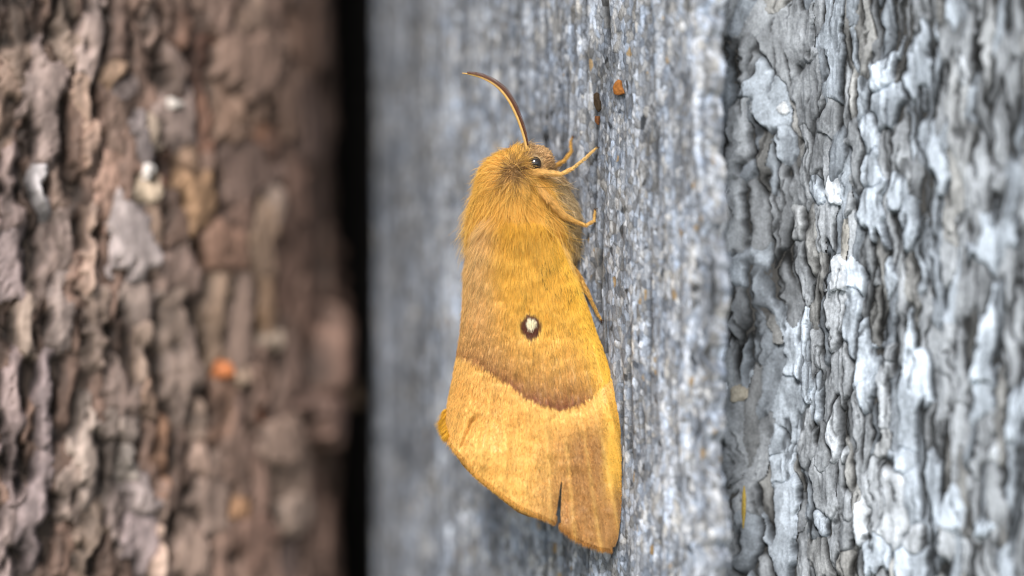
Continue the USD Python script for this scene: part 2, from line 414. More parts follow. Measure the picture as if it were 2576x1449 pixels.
def build_trunk(name, label, tk, phi0, phi1, zlim, step, seeds, mat, core_color, seed, relief, warp, detail=1.0, group_max=300):
    root = thing(name, label, "tree trunk")
    rp = str(root.GetPath())
    # the core
    ph = np.concatenate([np.arange(phi0 - 0.02, phi1 + 0.02, 0.9 / tk.r), np.linspace(phi1 + 0.05, phi0 - 0.05 + 2 * np.pi, 40)])
    grow = np.cumsum(np.geomspace(1.5, 90, 18)); grow /= grow[-1]
    zz = np.concatenate([(-zlim - grow * (-FOOT - zlim))[::-1], np.arange(-zlim, zlim, 1.0), zlim + grow * (TOP - zlim)])
    A, Z = np.meshgrid(ph, zz)
    q = np.stack([np.cos(A) * tk.r, np.sin(A) * tk.r, Z], -1)
    inside = ((A > phi0) & (A < phi1) & (np.abs(Z) < zlim))
    rough = fbm(q * [0.35, 0.35, 0.1], 4, seed)
    H = np.where(inside, -relief * 1.15 + 0.5 * (rough - 0.5), relief * 1.3 * (rough - 0.55))
    V = tk.at(A, Z, H).reshape(-1, 3)
    n = len(ph); m = len(zz)
    i, j = np.meshgrid(np.arange(m - 1), np.arange(n), indexing="ij"); j2 = (j + 1) % n
    F = np.stack([i * n + j, i * n + j2, (i + 1) * n + j2, (i + 1) * n + j], -1).reshape(-1, 4)
    F = np.vstack([F[:, [0, 1, 2]], F[:, [0, 2, 3]]])
    k = np.arange(n); k2 = (k + 1) % n; cap = len(V)
    V = np.vstack([V, [[*tk.c, TOP], [*tk.c, FOOT]]])
    F = np.vstack([F, np.stack([(m - 1) * n + k, (m - 1) * n + k2, np.full(n, cap)], 1), np.stack([k2, k, np.full(n, cap + 1)], 1)])
    far = np.asarray(core_color) * 3.5
    col = np.where(inside[..., None], np.asarray(core_color) * (0.6 + 0.8 * rough[..., None]), far * (0.3 + 1.2 * rough[..., None]))
    col = np.vstack([col.reshape(-1, 3), [far, far]])
    put("trunk_core", V, F, mat, rp, col)
    # the plates: every point of the surface goes to the plate that reaches it first
    a = np.arange(phi0, phi1, step / tk.r); z = np.arange(-zlim, zlim, step)
    A, Z = np.meshgrid(a, z)
    S = A * tk.r
    q = np.stack([S, Z, 0 * S], -1)
    wS = S + warp * (fbm(q * 0.28, 3, seed + 1) - 0.5) * 2 + warp * 0.35 * (fbm(q * 1.1, 3, seed + 2) - 0.5) * 2
    wZ = Z + warp * 1.6 * (fbm(q * 0.22 + 5, 3, seed + 3) - 0.5) * 2 + warp * 0.35 * (fbm(q * 1.1 + 5, 3, seed + 4) - 0.5) * 2
    p = np.stack([wS, wZ], -1).reshape(-1, 2).astype(np.float32)
    best = np.full(len(p), 9.0, np.float32); second = best.copy(); who = np.full(len(p), -1); wid2 = np.ones(len(p), np.float32)
    for k, sd in enumerate(seeds):
        d = p - np.array([sd["s"], sd["z"]], np.float32)
        near = (np.abs(d[:, 0]) < 3.0 * (sd["w"] + sd["h"] * 0.6)) & (np.abs(d[:, 1]) < 3.0 * (sd["h"] + sd["w"]))
        idx = np.flatnonzero(near)
        if not len(idx):
            continue
        c, s_ = math.cos(sd["a"]), math.sin(sd["a"])
        x = np.abs(d[idx, 0] * c + d[idx, 1] * s_) / sd["w"]; y = np.abs(-d[idx, 0] * s_ + d[idx, 1] * c) / sd["h"]
        e = (x ** sd["q"] + y ** sd["q"]) ** (1 / sd["q"]) + sd["bias"]
        win = e < best[idx]
        w_idx, l_idx = idx[win], idx[~win]
        second[w_idx] = best[w_idx]; best[w_idx] = e[win]; who[w_idx] = k
        second[l_idx] = np.minimum(second[l_idx], e[~win])
    wide = np.array([sd["w"] for sd in seeds])
    margin = np.minimum((second - best) * 0.5, (2.7 - best) * 0.8) * wide[np.maximum(who, 0)]
    margin = margin.reshape(A.shape); who = who.reshape(A.shape); best = best.reshape(A.shape)
    g1 = fbm(q * [0.9, 0.45, 1], 4, seed + 6); g2 = fbm(q * [4.2, 3.0, 1], 3, seed + 7)
    fibre = fbm(np.stack([wS * 4.5, wZ * 0.42, 0 * S], -1), 3, seed + 13)
    groove = fbm(np.stack([S * 1.6, Z * 0.16, 0 * S], -1), 3, seed + 8)
    ridge = 1 - np.abs(2 * fbm(np.stack([wS * 0.62, wZ * 0.11, 0 * S + 3], -1), 3, seed + 9) - 1)
    fissure = smooth01((ridge - 0.90) / 0.08) * smooth01((g1 - 0.42) / 0.15)
    joint = 0.12 + 0.88 * smooth01((fbm(q * [0.55, 0.22, 1] + 11, 3, seed + 10) - 0.37) / 0.16)
    from scipy.ndimage import gaussian_filter
    gz, gs = np.gradient(gaussian_filter(margin, 1.5))
    upright = gaussian_filter(np.abs(gs) / (np.hypot(gs, gz) + 1e-6), 2.5)
    joint = joint * (0.30 + 0.70 * smooth01((upright - 0.45) / 0.4))
    rows, cols = A.shape
    order = sorted(range(len(seeds)), key=lambda k: -(who == k).sum())
    flat_who = who.ravel()
    quads = grid_faces(rows, cols)
    qw = flat_who[quads]
    count = 0
    rest = []
    for k in order:
        sel = quads[(qw == k).any(1)]
        if len(sel) < 14:
            continue
        sd = seeds[k]
        vid, inv = np.unique(sel, return_inverse=True)
        F = inv.reshape(sel.shape)
        own = flat_who[vid] == k
        mg = np.where(own, np.maximum(margin.ravel()[vid], 0), 0.0)
        prof = 1 - np.exp(-(mg / sd["edge"]) ** 1.25)
        ss, zz_ = S.ravel()[vid] - sd["s"], Z.ravel()[vid] - sd["z"]
        tilt = sd["tx"] * ss + sd["tz"] * zz_
        fis = fissure.ravel()[vid]
        jt = joint.ravel()[vid]
        prof = 1 - (1 - prof) * jt * 1.35
        h = -relief + prof * (relief + sd["H"] + np.clip(tilt, -0.9 * relief, 1.0 * relief)) \
            + detail * prof * (relief * 0.7 * (g1.ravel()[vid] - 0.5) + relief * 0.22 * (g2.ravel()[vid] - 0.5) + relief * 0.6 * (groove.ravel()[vid] - 0.5) + relief * 0.28 * (fibre.ravel()[vid] - 0.5) - 0.5 * relief * fis)
        h = np.where(own, h, np.minimum(h, -relief * jt * 1.35))
        V = tk.at(A.ravel()[vid], Z.ravel()[vid], h)
        crust = fbm(np.stack([S.ravel()[vid] * 0.8, Z.ravel()[vid] * 0.35, 0 * vid + seed], -1), 4, seed + 12)
        tex = detail * (0.45 * g1.ravel()[vid] + 0.30 * (g2.ravel()[vid] - 0.3) + 0.35 * (groove.ravel()[vid] - 0.5) + 0.5 * (fibre.ravel()[vid] - 0.5)) + 0.28 * (1 - detail)
        shade = 0.38 + 0.558 * smooth01((crust - 0.30) / 0.4) + tex
        rim = 1 - (0.97 * jt ** 0.9) * (1 - smooth01(mg / (sd["edge"] * (0.9 + 1.9 * jt))))       # darker round each plate, most along the strong joints
        col = np.asarray(sd["c"])[None] * (shade * rim * (1 - 0.75 * detail * fis))[:, None]
        F = np.vstack([F[:, [0, 1, 2]], F[:, [0, 2, 3]]])
        if count < group_max:
            tag(put("bark_plate", V, F, mat, rp, col), sd.get("label")); count += 1
        else:
            rest.append((V, F, col))
    if rest:
        off = np.cumsum([0] + [len(r[0]) for r in rest])
        tag(put("small_bark_plates", np.vstack([r[0] for r in rest]), np.vstack([r[1] + o for r, o in zip(rest, off)]), mat, rp, np.vstack([r[2] for r in rest])), kind="stuff")
    return root


def seed_for(tk, u, v, w, h, color, r, ang=0.0, H=None, q=None, edge=0.45, bias=0.0):
    phi = float(tk.hit(np.array(u)))
    if not np.isfinite(phi):
        return None
    y = float(tk.at(np.array(phi), np.array(0.0), np.array(0.0))[1])
    f = (DIST + y) / DIST
    # how much the surface is turned from the sight line here
    x = (u - 1288) * K
    view = np.array([x, DIST]) / math.hypot(x, DIST)
    cosv = max(0.45, abs(np.array([math.sin(phi), -math.cos(phi)]) @ view))
    return dict(s=phi * tk.r, z=(724.5 - v) * K * f, w=w * 0.5 * K * f / cosv, h=h * 0.5 * K * f, a=math.radians(ang) + r.normal(0, 0.05), c=color, H=(r.uniform(-0.25, 0.5) if H is None else H),
                q=(r.uniform(2.0, 3.2) if q is None else q), edge=edge * r.uniform(0.8, 1.25), tx=r.normal(0, 0.08), tz=-abs(r.normal(0.02, 0.03)), bias=bias)


# ------------------------------------------------------------------ the grey bark on the right
def circle_through(a, b, c):
    m = np.array([b - a, c - b]) * 2
    return np.linalg.solve(m, [b @ b - a @ a, c @ c - b @ b])
three = [P(u_, 724.5, d_)[:2] for u_, d_ in ((1800, 11.0), (2050, 0.0), (2576, -14.0))]
CR = circle_through(*three)
TR = Trunk(CR[0], CR[1], float(np.linalg.norm(three[0] - CR)))
TR.swell = (float(TR.hit(np.array(2010.0))), float(TR.hit(np.array(1775.0))), 10.5)
g = np.random.default_rng(31)


def grey(t, warm=0.0):
    """t: how bright the plate looks, 0 to 1; warm: -1 bluish, 1 beige"""
    base = 0.04 + 1.04 * t ** 1.95
    c = np.array([0.88, 0.985, 1.12]) if warm < 0 else np.array([0.925, 0.985, 1.065])
    c = (c + max(warm, 0) * np.array([0.10, 0.0, -0.16])) * np.array([0.89, 0.905, 0.925])
    return base * c


upper = [(600, 200, 190, 330, .56, 0, 0), (800, 250, 140, 380, .66, 0, -1), (545, 25, 110, 90, .58, 0, .6), (485, 105, 50, 90, .68, 0, 0), (265, 70, 100, 90, .40, 0, 0), (355, 240, 52, 210, .62, 4, .3),
         (440, 290, 56, 190, .55, 0, 0), (520, 495, 130, 190, .68, 30, -1), (560, 545, 50, 75, .84, 0, .2), (665, 450, 190, 240, .52, 25, 0), (750, 600, 130, 160, .56, -15, 0), (1035, 385, 105, 135, .86, 0, -1),
         (1050, 520, 180, 140, .70, 0, -1), (965, 640, 74, 115, .86, 0, -1), (890, 450, 60, 210, .64, -10, .5), (1240, 260, 150, 260, .72, 0, -1), (1130, 720, 120, 220, .66, 0, 0), (1050, 740, 70, 150, .58, 0, 0),
         (650, 770, 52, 210, .68, 0, 0), (735, 760, 110, 250, .57, 5, 0), (720, 935, 66, 120, .74, 0, -1), (795, 930, 82, 112, .84, 0, 0), (870, 990, 52, 82, .62, 0, 0), (970, 845, 120, 130, .80, 0, -1),
         (985, 1050, 175, 290, .78, 0, -1), (1115, 930, 72, 180, .80, 0, -1), (740, 1110, 150, 180, .60, 0, 0), (600, 1130, 60, 150, .74, 0, .2), (600, 940, 60, 150, .55, 0, 0), (350, 1150, 130, 280, .46, 0, 0),
         (470, 1000, 60, 250, .44, 0, 0), (435, 1330, 110, 160, .55, 0, -1), (820, 1385, 100, 150, .80, 10, 0), (905, 1400, 125, 145, .92, 20, -1), (1070, 1385, 85, 130, .84, 0, -1), (990, 1415, 50, 110, .74, 0, 0),
         (635, 1370, 115, 170, .60, 15, 0), (845, 1230, 70, 160, .62, 0, .9), (1170, 1150, 95, 230, .78, -8, -1), (1320, 770, 90, 250, .74, 0, -1), (1430, 600, 120, 380, .62, 0, .2), (1360, 1290, 95, 120, .70, 0, 0),
         (1450, 360, 60, 90, .80, 0, 0), (1560, 880, 140, 260, .62, 20, 0), (1410, 70, 80, 150, .72, 0, -1), (1210, 60, 60, 190, .70, 0, 0), (1560, 250, 90, 330, .62, 0, .2), (1700, 300, 90, 420, .60, 0, 0),
         (1620, 620, 110, 260, .56, 0, 0), (1570, 1230, 150, 170, .72, 0, -1), (1700, 1000, 90, 300, .62, 0, -1), (320, 680, 40, 44, .72, 0, 0), (460, 850, 70, 110, .55, 0, -1), (1680, 1380, 120, 200, .62, 0, 0)]
lower = [(620, 300, 140, 270, .76, 6, -1), (800, 165, 110, 260, .66, -8, 0), (880, 170, 90, 300, .70, 0, -1), (820, 390, 170, 220, .56, 0, 0), (955, 350, 110, 280, .82, -10, -1), (985, 300, 50, 130, .95, -6, -1),
         (955, 560, 95, 210, .80, -12, -1), (1045, 565, 88, 220, .76, 6, 0), (1058, 400, 62, 84, .72, 20, 0), (1060, 330, 50, 90, .66, 0, 0), (1180, 500, 160, 430, .80, 0, -1), (1320, 330, 110, 300, .58, 25, 0),
         (1340, 590, 110, 260, .56, 0, 0), (800, 700, 52, 260, .88, 2, 0), (845, 845, 58, 84, .72, 0, 0), (575, 650, 110, 190, .62, 0, -1), (545, 770, 130, 130, .66, 35, -1), (560, 880, 110, 170, .72, 0, -1),
         (655, 780, 90, 170, .62, 0, 0), (730, 860, 60, 150, .56, 0, 0), (735, 1010, 160, 190, .60, 0, 0), (850, 1090, 70, 130, .64, 0, 0), (930, 1190, 70, 195, .84, 0, 0), (1000, 1000, 100, 240, .68, 0, 0),
         (960, 750, 90, 170, .66, 0, 0), (1052, 760, 62, 105, .76, 0, .2), (1140, 865, 125, 130, .76, 10, -1), (1090, 1090, 120, 330, .74, -10, 0), (1185, 1010, 74, 200, .76, 0, -1), (1290, 1000, 110, 230, .80, 0, -1),
         (1190, 1260, 105, 120, .84, 10, 0), (560, 1190, 140, 370, .68, -4, -1), (720, 1150, 130, 90, .70, 0, -1), (830, 1230, 140, 180, .58, 0, 0), (1000, 1350, 160, 200, .80, 0, -1), (1180, 1380, 190, 170, .82, 0, -1),
         (1550, 280, 130, 340, .84, -6, -1), (1530, 540, 110, 220, .80, -10, -1), (1720, 590, 110, 240, .82, 0, -1), (1610, 835, 72, 95, .86, -25, 0), (1520, 880, 90, 130, .68, 0, 0), (1620, 1030, 110, 240, .58, 0, 0),
         (1490, 1060, 85, 150, .66, 0, 0), (1550, 1190, 95, 62, .90, 0, -1), (1380, 1130, 85, 140, .78, 0, -1), (1350, 1280, 100, 110, .70, 0, 0), (1660, 1400, 110, 170, .74, 0, -1), (275, 670, 55, 85, .84, 20, -1),
         (368, 462, 52, 56, .92, 0, 0), (430, 515, 46, 54, .55, 0, 1.6), (298, 1260, 30, 100, .70, 0, .2), (390, 350, 70, 150, .50, 0, 0), (300, 900, 110, 330, .50, 8, 0), (390, 940, 70, 330, .52, 0, 0),
         (360, 1270, 80, 300, .46, 0, .2), (250, 1180, 80, 260, .44, 0, 0), (460, 620, 46, 260, .40, 0, .2), (240, 300, 70, 300, .46, 0, 0), (430, 140, 70, 260, .46, 0, 0), (700, 1380, 110, 150, .56, 0, .3), (850, 1400, 110, 120, .58, 0, .6),
         (1420, 720, 150, 170, .62, 0, 0), (1560, 700, 120, 150, .66, 0, 0), (1440, 420, 100, 230, .62, 10, 0), (1670, 320, 90, 300, .62, 10, 0), (1470, 1370, 120, 130, .66, 0, 0)]
seeds = []
for (lst, dv) in ((upper, 0.0), (lower, 724.5)):
    for X, Y, w, h, t, ang, warm in lst:
        sd = seed_for(TR, 1698 + 0.5 * X, dv + 0.5 * Y, (0.46 + 0.06 * (t > 0.7)) * w, (0.80 - 0.1 * (t > 0.7)) * h, grey(t, warm), g, ang, H=(t - 0.6) * 1.2 + g.uniform(-0.15, 0.2), edge=0.13)
        if sd:
            seeds.append(sd)
tries = 0
pos = np.array([[s["s"], s["z"]] for s in seeds]); size = np.array([[s["w"], s["h"]] for s in seeds])
zlimR = 36.0
while tries < 2600 and len(seeds) < 420:
    tries += 1
    u, v = g.uniform(1760, 2720), g.uniform(-160, 1610)
    w, h = g.uniform(16, 40), g.uniform(110, 300)
    sd = seed_for(TR, u, v, w, h, grey(g.uniform(0.44, 0.72), g.choice([-1, -1, 0, 0, .5])), g, g.normal(0, 6), H=g.uniform(-0.5, 0.1), edge=0.13)
    if sd is None:
        continue
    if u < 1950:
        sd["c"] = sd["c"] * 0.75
    e = np.hypot((pos[:, 0] - sd["s"]) / (size[:, 0] + 0.55 * sd["w"]), (pos[:, 1] - sd["z"]) / (size[:, 1] + 0.55 * sd["h"]))
    if e.min() > 0.72:
        seeds.append(sd); pos = np.vstack([pos, [sd["s"], sd["z"]]]); size = np.vstack([size, [sd["w"], sd["h"]]])
phl = float(TR.hit(np.array(1752.0)))
phr = float(TR.hit(np.array(2720.0)))
build_trunk("grey_tree_trunk", "tree trunk with pale grey flaking bark plates right of the wooden post", TR, phl, phr, zlimR, 0.105, seeds, M_grey, (0.05, 0.049, 0.048), 40, 0.62, 0.8)

# ------------------------------------------------------------------ the brown bark on the left


def round_edge(pa, pb, u_edge):
    """the circle through two points of the bark whose right edge is seen at u_edge"""
    mid, ab = (pa + pb) / 2, pb - pa
    perp = np.array([-ab[1], ab[0]]) / np.linalg.norm(ab)
    perp = perp if perp[1] > 0 else -perp
    x = (u_edge - 1288) * K
    ray = np.array([x, DIST]) / math.hypot(x, DIST); n = np.array([ray[1], -ray[0]])
    lo, hi = 5.0, 400.0
    for _ in range(60):
        m = (lo + hi) / 2
        c = mid + perp * m
        gap = (c - np.array([0, -DIST])) @ n + np.linalg.norm(c - pa)      # how far right of the line the trunk reaches
        lo, hi = (m, hi) if gap < 0 else (lo, m)
    return c, float(np.linalg.norm(c - pa))


CL, RL = round_edge(P(0, 724.5, 7.0)[:2], P(435, 724.5, 16.0)[:2], 838)
TL = Trunk(CL[0], CL[1], RL)
g = np.random.default_rng(53)


def brown(c):
    c = np.asarray(c, float)
    if not (c.mean() > 228 or c[0] - c[2] > 100):
        c = c * 0.78 + np.array([136, 113, 100]) * 0.22
    c = lin(c)
    y = float(c @ [0.3, 0.55, 0.15])
    return (c * 0.80 + y * 0.20) * np.array([0.90, 0.83, 0.805])


left_up = [(470, 190, 120, 250, (196, 178, 172), 0), (215, 470, 190, 420, (172, 156, 152), 0), (260, 240, 100, 120, (104, 84, 70), 0), (430, 470, 62, 230, (206, 176, 154), 0), (480, 680, 62, 260, (190, 160, 140), -8),
           (610, 370, 130, 76, (190, 158, 126), 0), (660, 440, 100, 90, (126, 116, 116), 0), (780, 120, 100, 200, (176, 150, 136), 0), (895, 330, 130, 180, (156, 136, 126), 0), (1270, 320, 300, 230, (150, 124, 108), 0),
           (1140, 570, 80, 190, (156, 126, 104), 0), (1230, 570, 62, 170, (170, 138, 114), 0), (1340, 590, 90, 140, (160, 130, 108), 0), (1460, 480, 120, 250, (138, 112, 96), 0), (930, 600, 180, 220, (158, 142, 136), 15),
           (872, 490, 66, 66, (255, 252, 245), 0), (790, 690, 80, 115, (212, 196, 174), 0), (730, 740, 80, 160, (156, 150, 154), 0), (768, 905, 78, 76, (255, 255, 252), 0), (755, 985, 84, 80, (222, 206, 176), 0),
           (215, 960, 84, 210, (216, 222, 232), 2), (680, 1190, 190, 240, (194, 188, 192), 0), (960, 800, 100, 110, (178, 146, 116), 0), (980, 980, 200, 170, (198, 156, 108), 0), (1350, 700, 80, 80, (152, 108, 80), 0),
           (1280, 880, 260, 190, (134, 112, 102), 0), (1420, 1030, 90, 84, (192, 172, 156), 0), (920, 1370, 220, 210, (158, 136, 126), 0), (1350, 1250, 92, 260, (172, 146, 120), 0), (1170, 1210, 190, 190, (156, 120, 98), 0),
           (470, 1280, 92, 250, (222, 192, 172), 0), (550, 1010, 96, 260, (192, 156, 136), -8), (330, 1180, 110, 220, (160, 144, 138), 0), (60, 980, 90, 330, (170, 152, 150), 0), (320, 960, 100, 260, (164, 142, 128), 0),
           (1560, 620, 100, 300, (86, 70, 64), 0), (1570, 200, 120, 260, (116, 90, 74), 0), (1640, 1000, 80, 260, (112, 92, 82), 0), (1100, 80, 130, 170, (150, 124, 110), 0), (1300, 90, 130, 150, (160, 136, 118), 0),
           (100, 200, 110, 340, (140, 122, 108), 0), (40, 450, 80, 300, (150, 128, 112), 0), (1050, 300, 90, 240, (132, 92, 74), 0), (1050, 620, 90, 150, (144, 102, 80), 0), (620, 150, 110, 200, (132, 108, 96), 0), (600, 640, 90, 260, (150, 126, 112), 0),
           (850, 880, 60, 150, (120, 84, 66), 0), (1250, 1060, 140, 110, (134, 106, 92), 0), (1520, 1000, 110, 260, (126, 98, 84), 0), (1500, 1320, 110, 230, (128, 100, 86), 0), (780, 1150, 90, 160, (178, 152, 130), 0), (60, 1330, 90, 260, (158, 146, 150), 0), (230, 1330, 100, 260, (150, 134, 128), 0),
           (1620, 640, 70, 240, (90, 74, 68), 0), (1650, 1300, 70, 260, (104, 82, 70), 0), (340, 110, 100, 260, (168, 150, 134), 0), (1390, 800, 90, 110, (140, 106, 88), 0), (950, 120, 90, 200, (140, 104, 84), 0)]
left_dn = [(440, 820, 130, 330, (202, 188, 178), 0), (668, 895, 72, 145, (232, 226, 218), 0), (680, 715, 115, 135, (188, 176, 168), 20), (700, 1060, 130, 120, (196, 186, 188), 0), (565, 850, 60, 300, (160, 148, 140), 0), (1010, 650, 80, 165, (204, 178, 158), -8),
           (950, 470, 150, 340, (152, 136, 126), 0), (1120, 355, 88, 92, (222, 128, 48), 0), (1320, 600, 68, 68, (168, 104, 66), 0), (1210, 430, 92, 92, (202, 178, 152), 0), (1390, 250, 112, 92, (206, 190, 168), 0),
           (1620, 360, 120, 320, (150, 118, 102), 8), (1480, 380, 100, 230, (140, 116, 104), 5), (1440, 780, 170, 110, (176, 152, 136), 20), (1500, 1130, 145, 90, (178, 160, 146), 0), (1090, 1090, 200, 200, (162, 142, 130), 0), (1210, 1130, 70, 110, (200, 150, 100), -20),
           (1050, 890, 112, 135, (182, 156, 140), -15), (800, 1380, 70, 170, (232, 204, 184), -15), (970, 1310, 200, 260, (168, 146, 132), 0), (1580, 660, 140, 130, (146, 116, 104), 0), (240, 560, 100, 300, (168, 156, 162), 0), (700, 360, 80, 260, (190, 168, 150), -20),
           (780, 500, 80, 170, (196, 164, 140), -10), (640, 480, 160, 250, (158, 140, 132), 0), (510, 200, 90, 330, (180, 160, 146), -10), (130, 200, 110, 300, (176, 160, 146), 0), (330, 160, 120, 260, (166, 154, 150), 0), (60, 700, 110, 420, (170, 154, 156), 0), (180, 1100, 120, 400, (166, 154, 160), -12),
           (330, 1080, 90, 170, (176, 160, 150), 0), (450, 1260, 100, 280, (180, 160, 142), -12), (600, 1150, 90, 220, (172, 158, 154), 0), (700, 1280, 120, 260, (178, 166, 172), 0), (60, 1300, 100, 300, (160, 146, 146), 0), (850, 800, 80, 260, (176, 130, 96), 0), (820, 990, 70, 80, (196, 160, 140), 0),
           (1200, 880, 130, 230, (150, 124, 110), 0), (1320, 1000, 130, 230, (146, 118, 104), 0), (1480, 960, 170, 200, (142, 124, 110), 0), (1600, 1000, 110, 260, (124, 98, 86), 0), (1300, 1280, 150, 200, (158, 124, 108), 0), (1480, 1330, 120, 170, (140, 122, 118), 0), (1640, 1300, 110, 230, (112, 88, 76), 0), (1130, 570, 90, 260, (162, 126, 104), 0),
           (1250, 140, 120, 260, (148, 128, 116), 0), (1100, 130, 120, 240, (160, 136, 112), 0), (900, 130, 100, 260, (166, 148, 134), 0), (720, 80, 130, 200, (170, 156, 148), 0), (1370, 90, 80, 200, (176, 142, 106), 0), (1560, 120, 100, 260, (140, 110, 94), 0), (1200, 600, 100, 180, (132, 108, 98), 0), (1700, 780, 90, 260, (110, 90, 78), 0), (1690, 450, 70, 150, (104, 86, 60), 0)]
seeds = []
for lst, dv in ((left_up, 0.0), (left_dn, 724.5)):
    for X, Y, w, h, c, ang in lst:
        bright = sum(c) / 765
        vivid = bright > 0.9 or c[0] - c[2] > 110
        sd = seed_for(TL, min(0.5 * X, 822.0), dv + 0.5 * Y, (0.34 if bright > 0.9 else 0.22 if vivid else 0.68) * w, (0.34 if bright > 0.9 else 0.26 if vivid else 0.80) * h, brown(c), g, ang, H=(1.4 if vivid else (bright - 0.5) * 3.0) + g.uniform(-0.4, 0.4), edge=0.5, bias=-0.38 if vivid else 0.0)
        if sd:
            if vivid:
                sd["label"] = "small whitish bark plate" if bright > 0.9 else "small orange stained bark plate"
            sd["H"] += g.uniform(0, 1.6) * (0.5 * X > 770) + 2.6 * (X > 1560 and 860 < dv + 0.5 * Y < 1090)
            seeds.append(sd)
pos = np.array([[s["s"], s["z"]] for s in seeds]); size = np.array([[s["w"], s["h"]] for s in seeds])
tries = 0
zlimL = 40.0
while tries < 2600 and len(seeds) < 240:
    tries += 1
    u, v = g.uniform(-90, 826), g.uniform(-90, 1540)
    sd = seed_for(TL, u, v, g.uniform(34, 70), g.uniform(140, 320), brown(np.array([140, 114, 100]) * g.uniform(0.7, 1.25)), g, g.normal(-4, 8), H=g.uniform(-0.9, 0.4), edge=0.45)
    if sd is None:
        continue
    e = np.hypot((pos[:, 0] - sd["s"]) / (size[:, 0] + 0.55 * sd["w"]), (pos[:, 1] - sd["z"]) / (size[:, 1] + 0.55 * sd["h"]))
    if e.min() > 0.85:
        seeds.append(sd); pos = np.vstack([pos, [sd["s"], sd["z"]]]); size = np.vstack([size, [sd["w"], sd["h"]]])
phl = float(TL.hit(np.array(-110.0)))
build_trunk("brown_tree_trunk", "tree trunk with rough brown bark plates on the left, out of focus", TL, phl, 1.75, zlimL, 0.28, seeds, M_brown, (0.05, 0.034, 0.026), 60, 1.7, 1.3, detail=0.42)


# ------------------------------------------------------------------ small crumbs on the wood
def crumb(name, label, category, u, v, outline, thick, color, lift=0.1):
    """an irregular flake lying on the post's face; outline in face millimetres (along the face, up)"""
    poly = Polygon(np.array(outline) * 0.85).buffer(0.03)
    m = trimesh.creation.extrude_polygon(poly, thick, engine="earcut")
    m = m.subdivide().subdivide()
    v3 = m.vertices.copy()
    c = v3[:, :2] - v3[:, :2].mean(0)
    rr = np.linalg.norm(c, axis=1); rr /= rr.max()
    v3[:, 2] = v3[:, 2] * (1 - 0.55 * rr ** 2) + 0.12 * thick * (fbm(v3 * 3.0, 3, 9) - 0.5) * 4
    d = float(plane_depth(u))
    o = P(u, v, d)
    ex = np.array([-FDIR[0], -FDIR[1], 0]); en = np.array([FNOR[0], FNOR[1], 0])
    w = o + v3[:, [0]] * ex + v3[:, [1]] * np.array([0, 0, 1.0]) + (v3[:, [2]] + lift) * en
    col = np.asarray(color) * (0.6 + 0.8 * fbm(v3 * 2.5, 3, 4))[:, None]
    return tag(put(name, w, m.faces, M_lichen, colors=col), label, category)


crumb("lichen_speck", "small bright orange lichen speck on the grey post above the moth", "lichen", 1562, 222, [(-.6, -.65), (.1, -.8), (.5, -.72), (.85, -.62), (.75, -.2), (.5, .15), (.42, .8), (.1, .95), (-.2, .75), (-.45, .4), (-.72, .1)], 0.45, (0.36, 0.135, 0.030), 0.2)
crumb("bark_crumb", "narrow dark brown bark crumb on the grey post above the moth's legs", "bark crumb", 1509, 258, [(-.42, .9), (-.1, 1.15), (.2, .95), (.25, .3), (.45, .1), (.5, -.8), (.15, -1.1), (-.05, -.7), (-.3, -.2), (-.25, .4)], 0.4, (0.045, 0.028, 0.014), 0.2)
crumb("bark_crumb", "tiny reddish brown bark crumb just below the narrow dark crumb", "bark crumb", 1509, 302, [(-.25, .45), (.3, .4), (.2, -.1), (.1, -.55), (-.25, -.2)], 0.3, (0.16, 0.06, 0.02), 0.2)


def sliver():
    phi = float(TR.hit(np.array(1926.0)))
    zc = (724.5 - 1280) * K
    V, F, _, _ = tube(np.array([[0, 0, 2.1], [0.05, -0.1, 1.0], [0.0, -0.1, -0.6], [-0.1, 0, -2.2]]), [0.06, 0.22, 0.24, 0.05], 6, 4)
    V[:, 1] *= 0.6
    c = TR.at(np.array(phi), np.array(zc), np.array(0.4))
    n = np.array([math.sin(phi), -math.cos(phi), 0]); t = np.array([math.cos(phi), math.sin(phi), 0])
    W = c + V[:, [0]] * t * 1.2 - V[:, [1]] * n + V[:, [2]] * np.array([0, 0, 1.0])
    col = np.array([0.50, 0.36, 0.08]) * (0.5 + fbm(V * [3, 3, 1.2], 3, 2))[:, None]
    tag(put("wood_splinter", W, F, M_lichen, colors=col, smooth=False), "small yellow wood splinter stuck in a dark bark crack at lower right", "splinter")


sliver()

# ------------------------------------------------------------------ THE MOTH
moth = thing("moth", "golden yellow moth with white spotted folded wings clinging head up to the post", "moth")
MP = str(moth.GetPath())
mr = np.random.default_rng(101)

# outline of the near forewing (measured drawing): ridge down the left, torn outer margin, front edge up the right
RIDGE = np.array([(1262, 470), (1215, 540), (1186, 610), (1172, 680), (1166, 760), (1158, 840), (1148, 900), (1134, 970), (1122, 1030), (1116, 1072)], float)
MARGIN = np.array([(1124, 1096), (1140, 1122), (1165, 1150), (1190, 1182), (1222, 1210), (1262, 1240), (1300, 1268), (1340, 1288), (1372, 1300), (1396, 1312), (1400, 1290), (1405, 1255), (1411, 1212), (1414, 1214), (1412, 1255), (1410, 1295), (1412, 1326), (1440, 1348), (1472, 1364), (1505, 1376), (1535, 1381)], float)
COSTA = np.array([(1549, 1374), (1557, 1345), (1562, 1290), (1564, 1220), (1564, 1150), (1561, 1080), (1554, 1010), (1540, 945), (1520, 885), (1500, 835), (1484, 785), (1468, 735), (1450, 690), (1432, 640), (1408, 585), (1384, 535), (1356, 490), (1325, 465)], float)


def ridge_u(v):
    return np.interp(v, np.r_[RIDGE[:, 1], 1200, 1400], np.r_[RIDGE[:, 0], 1090, 1060])


def costa_u(v):
    return np.interp(v, COSTA[::-1, 1], COSTA[::-1, 0])


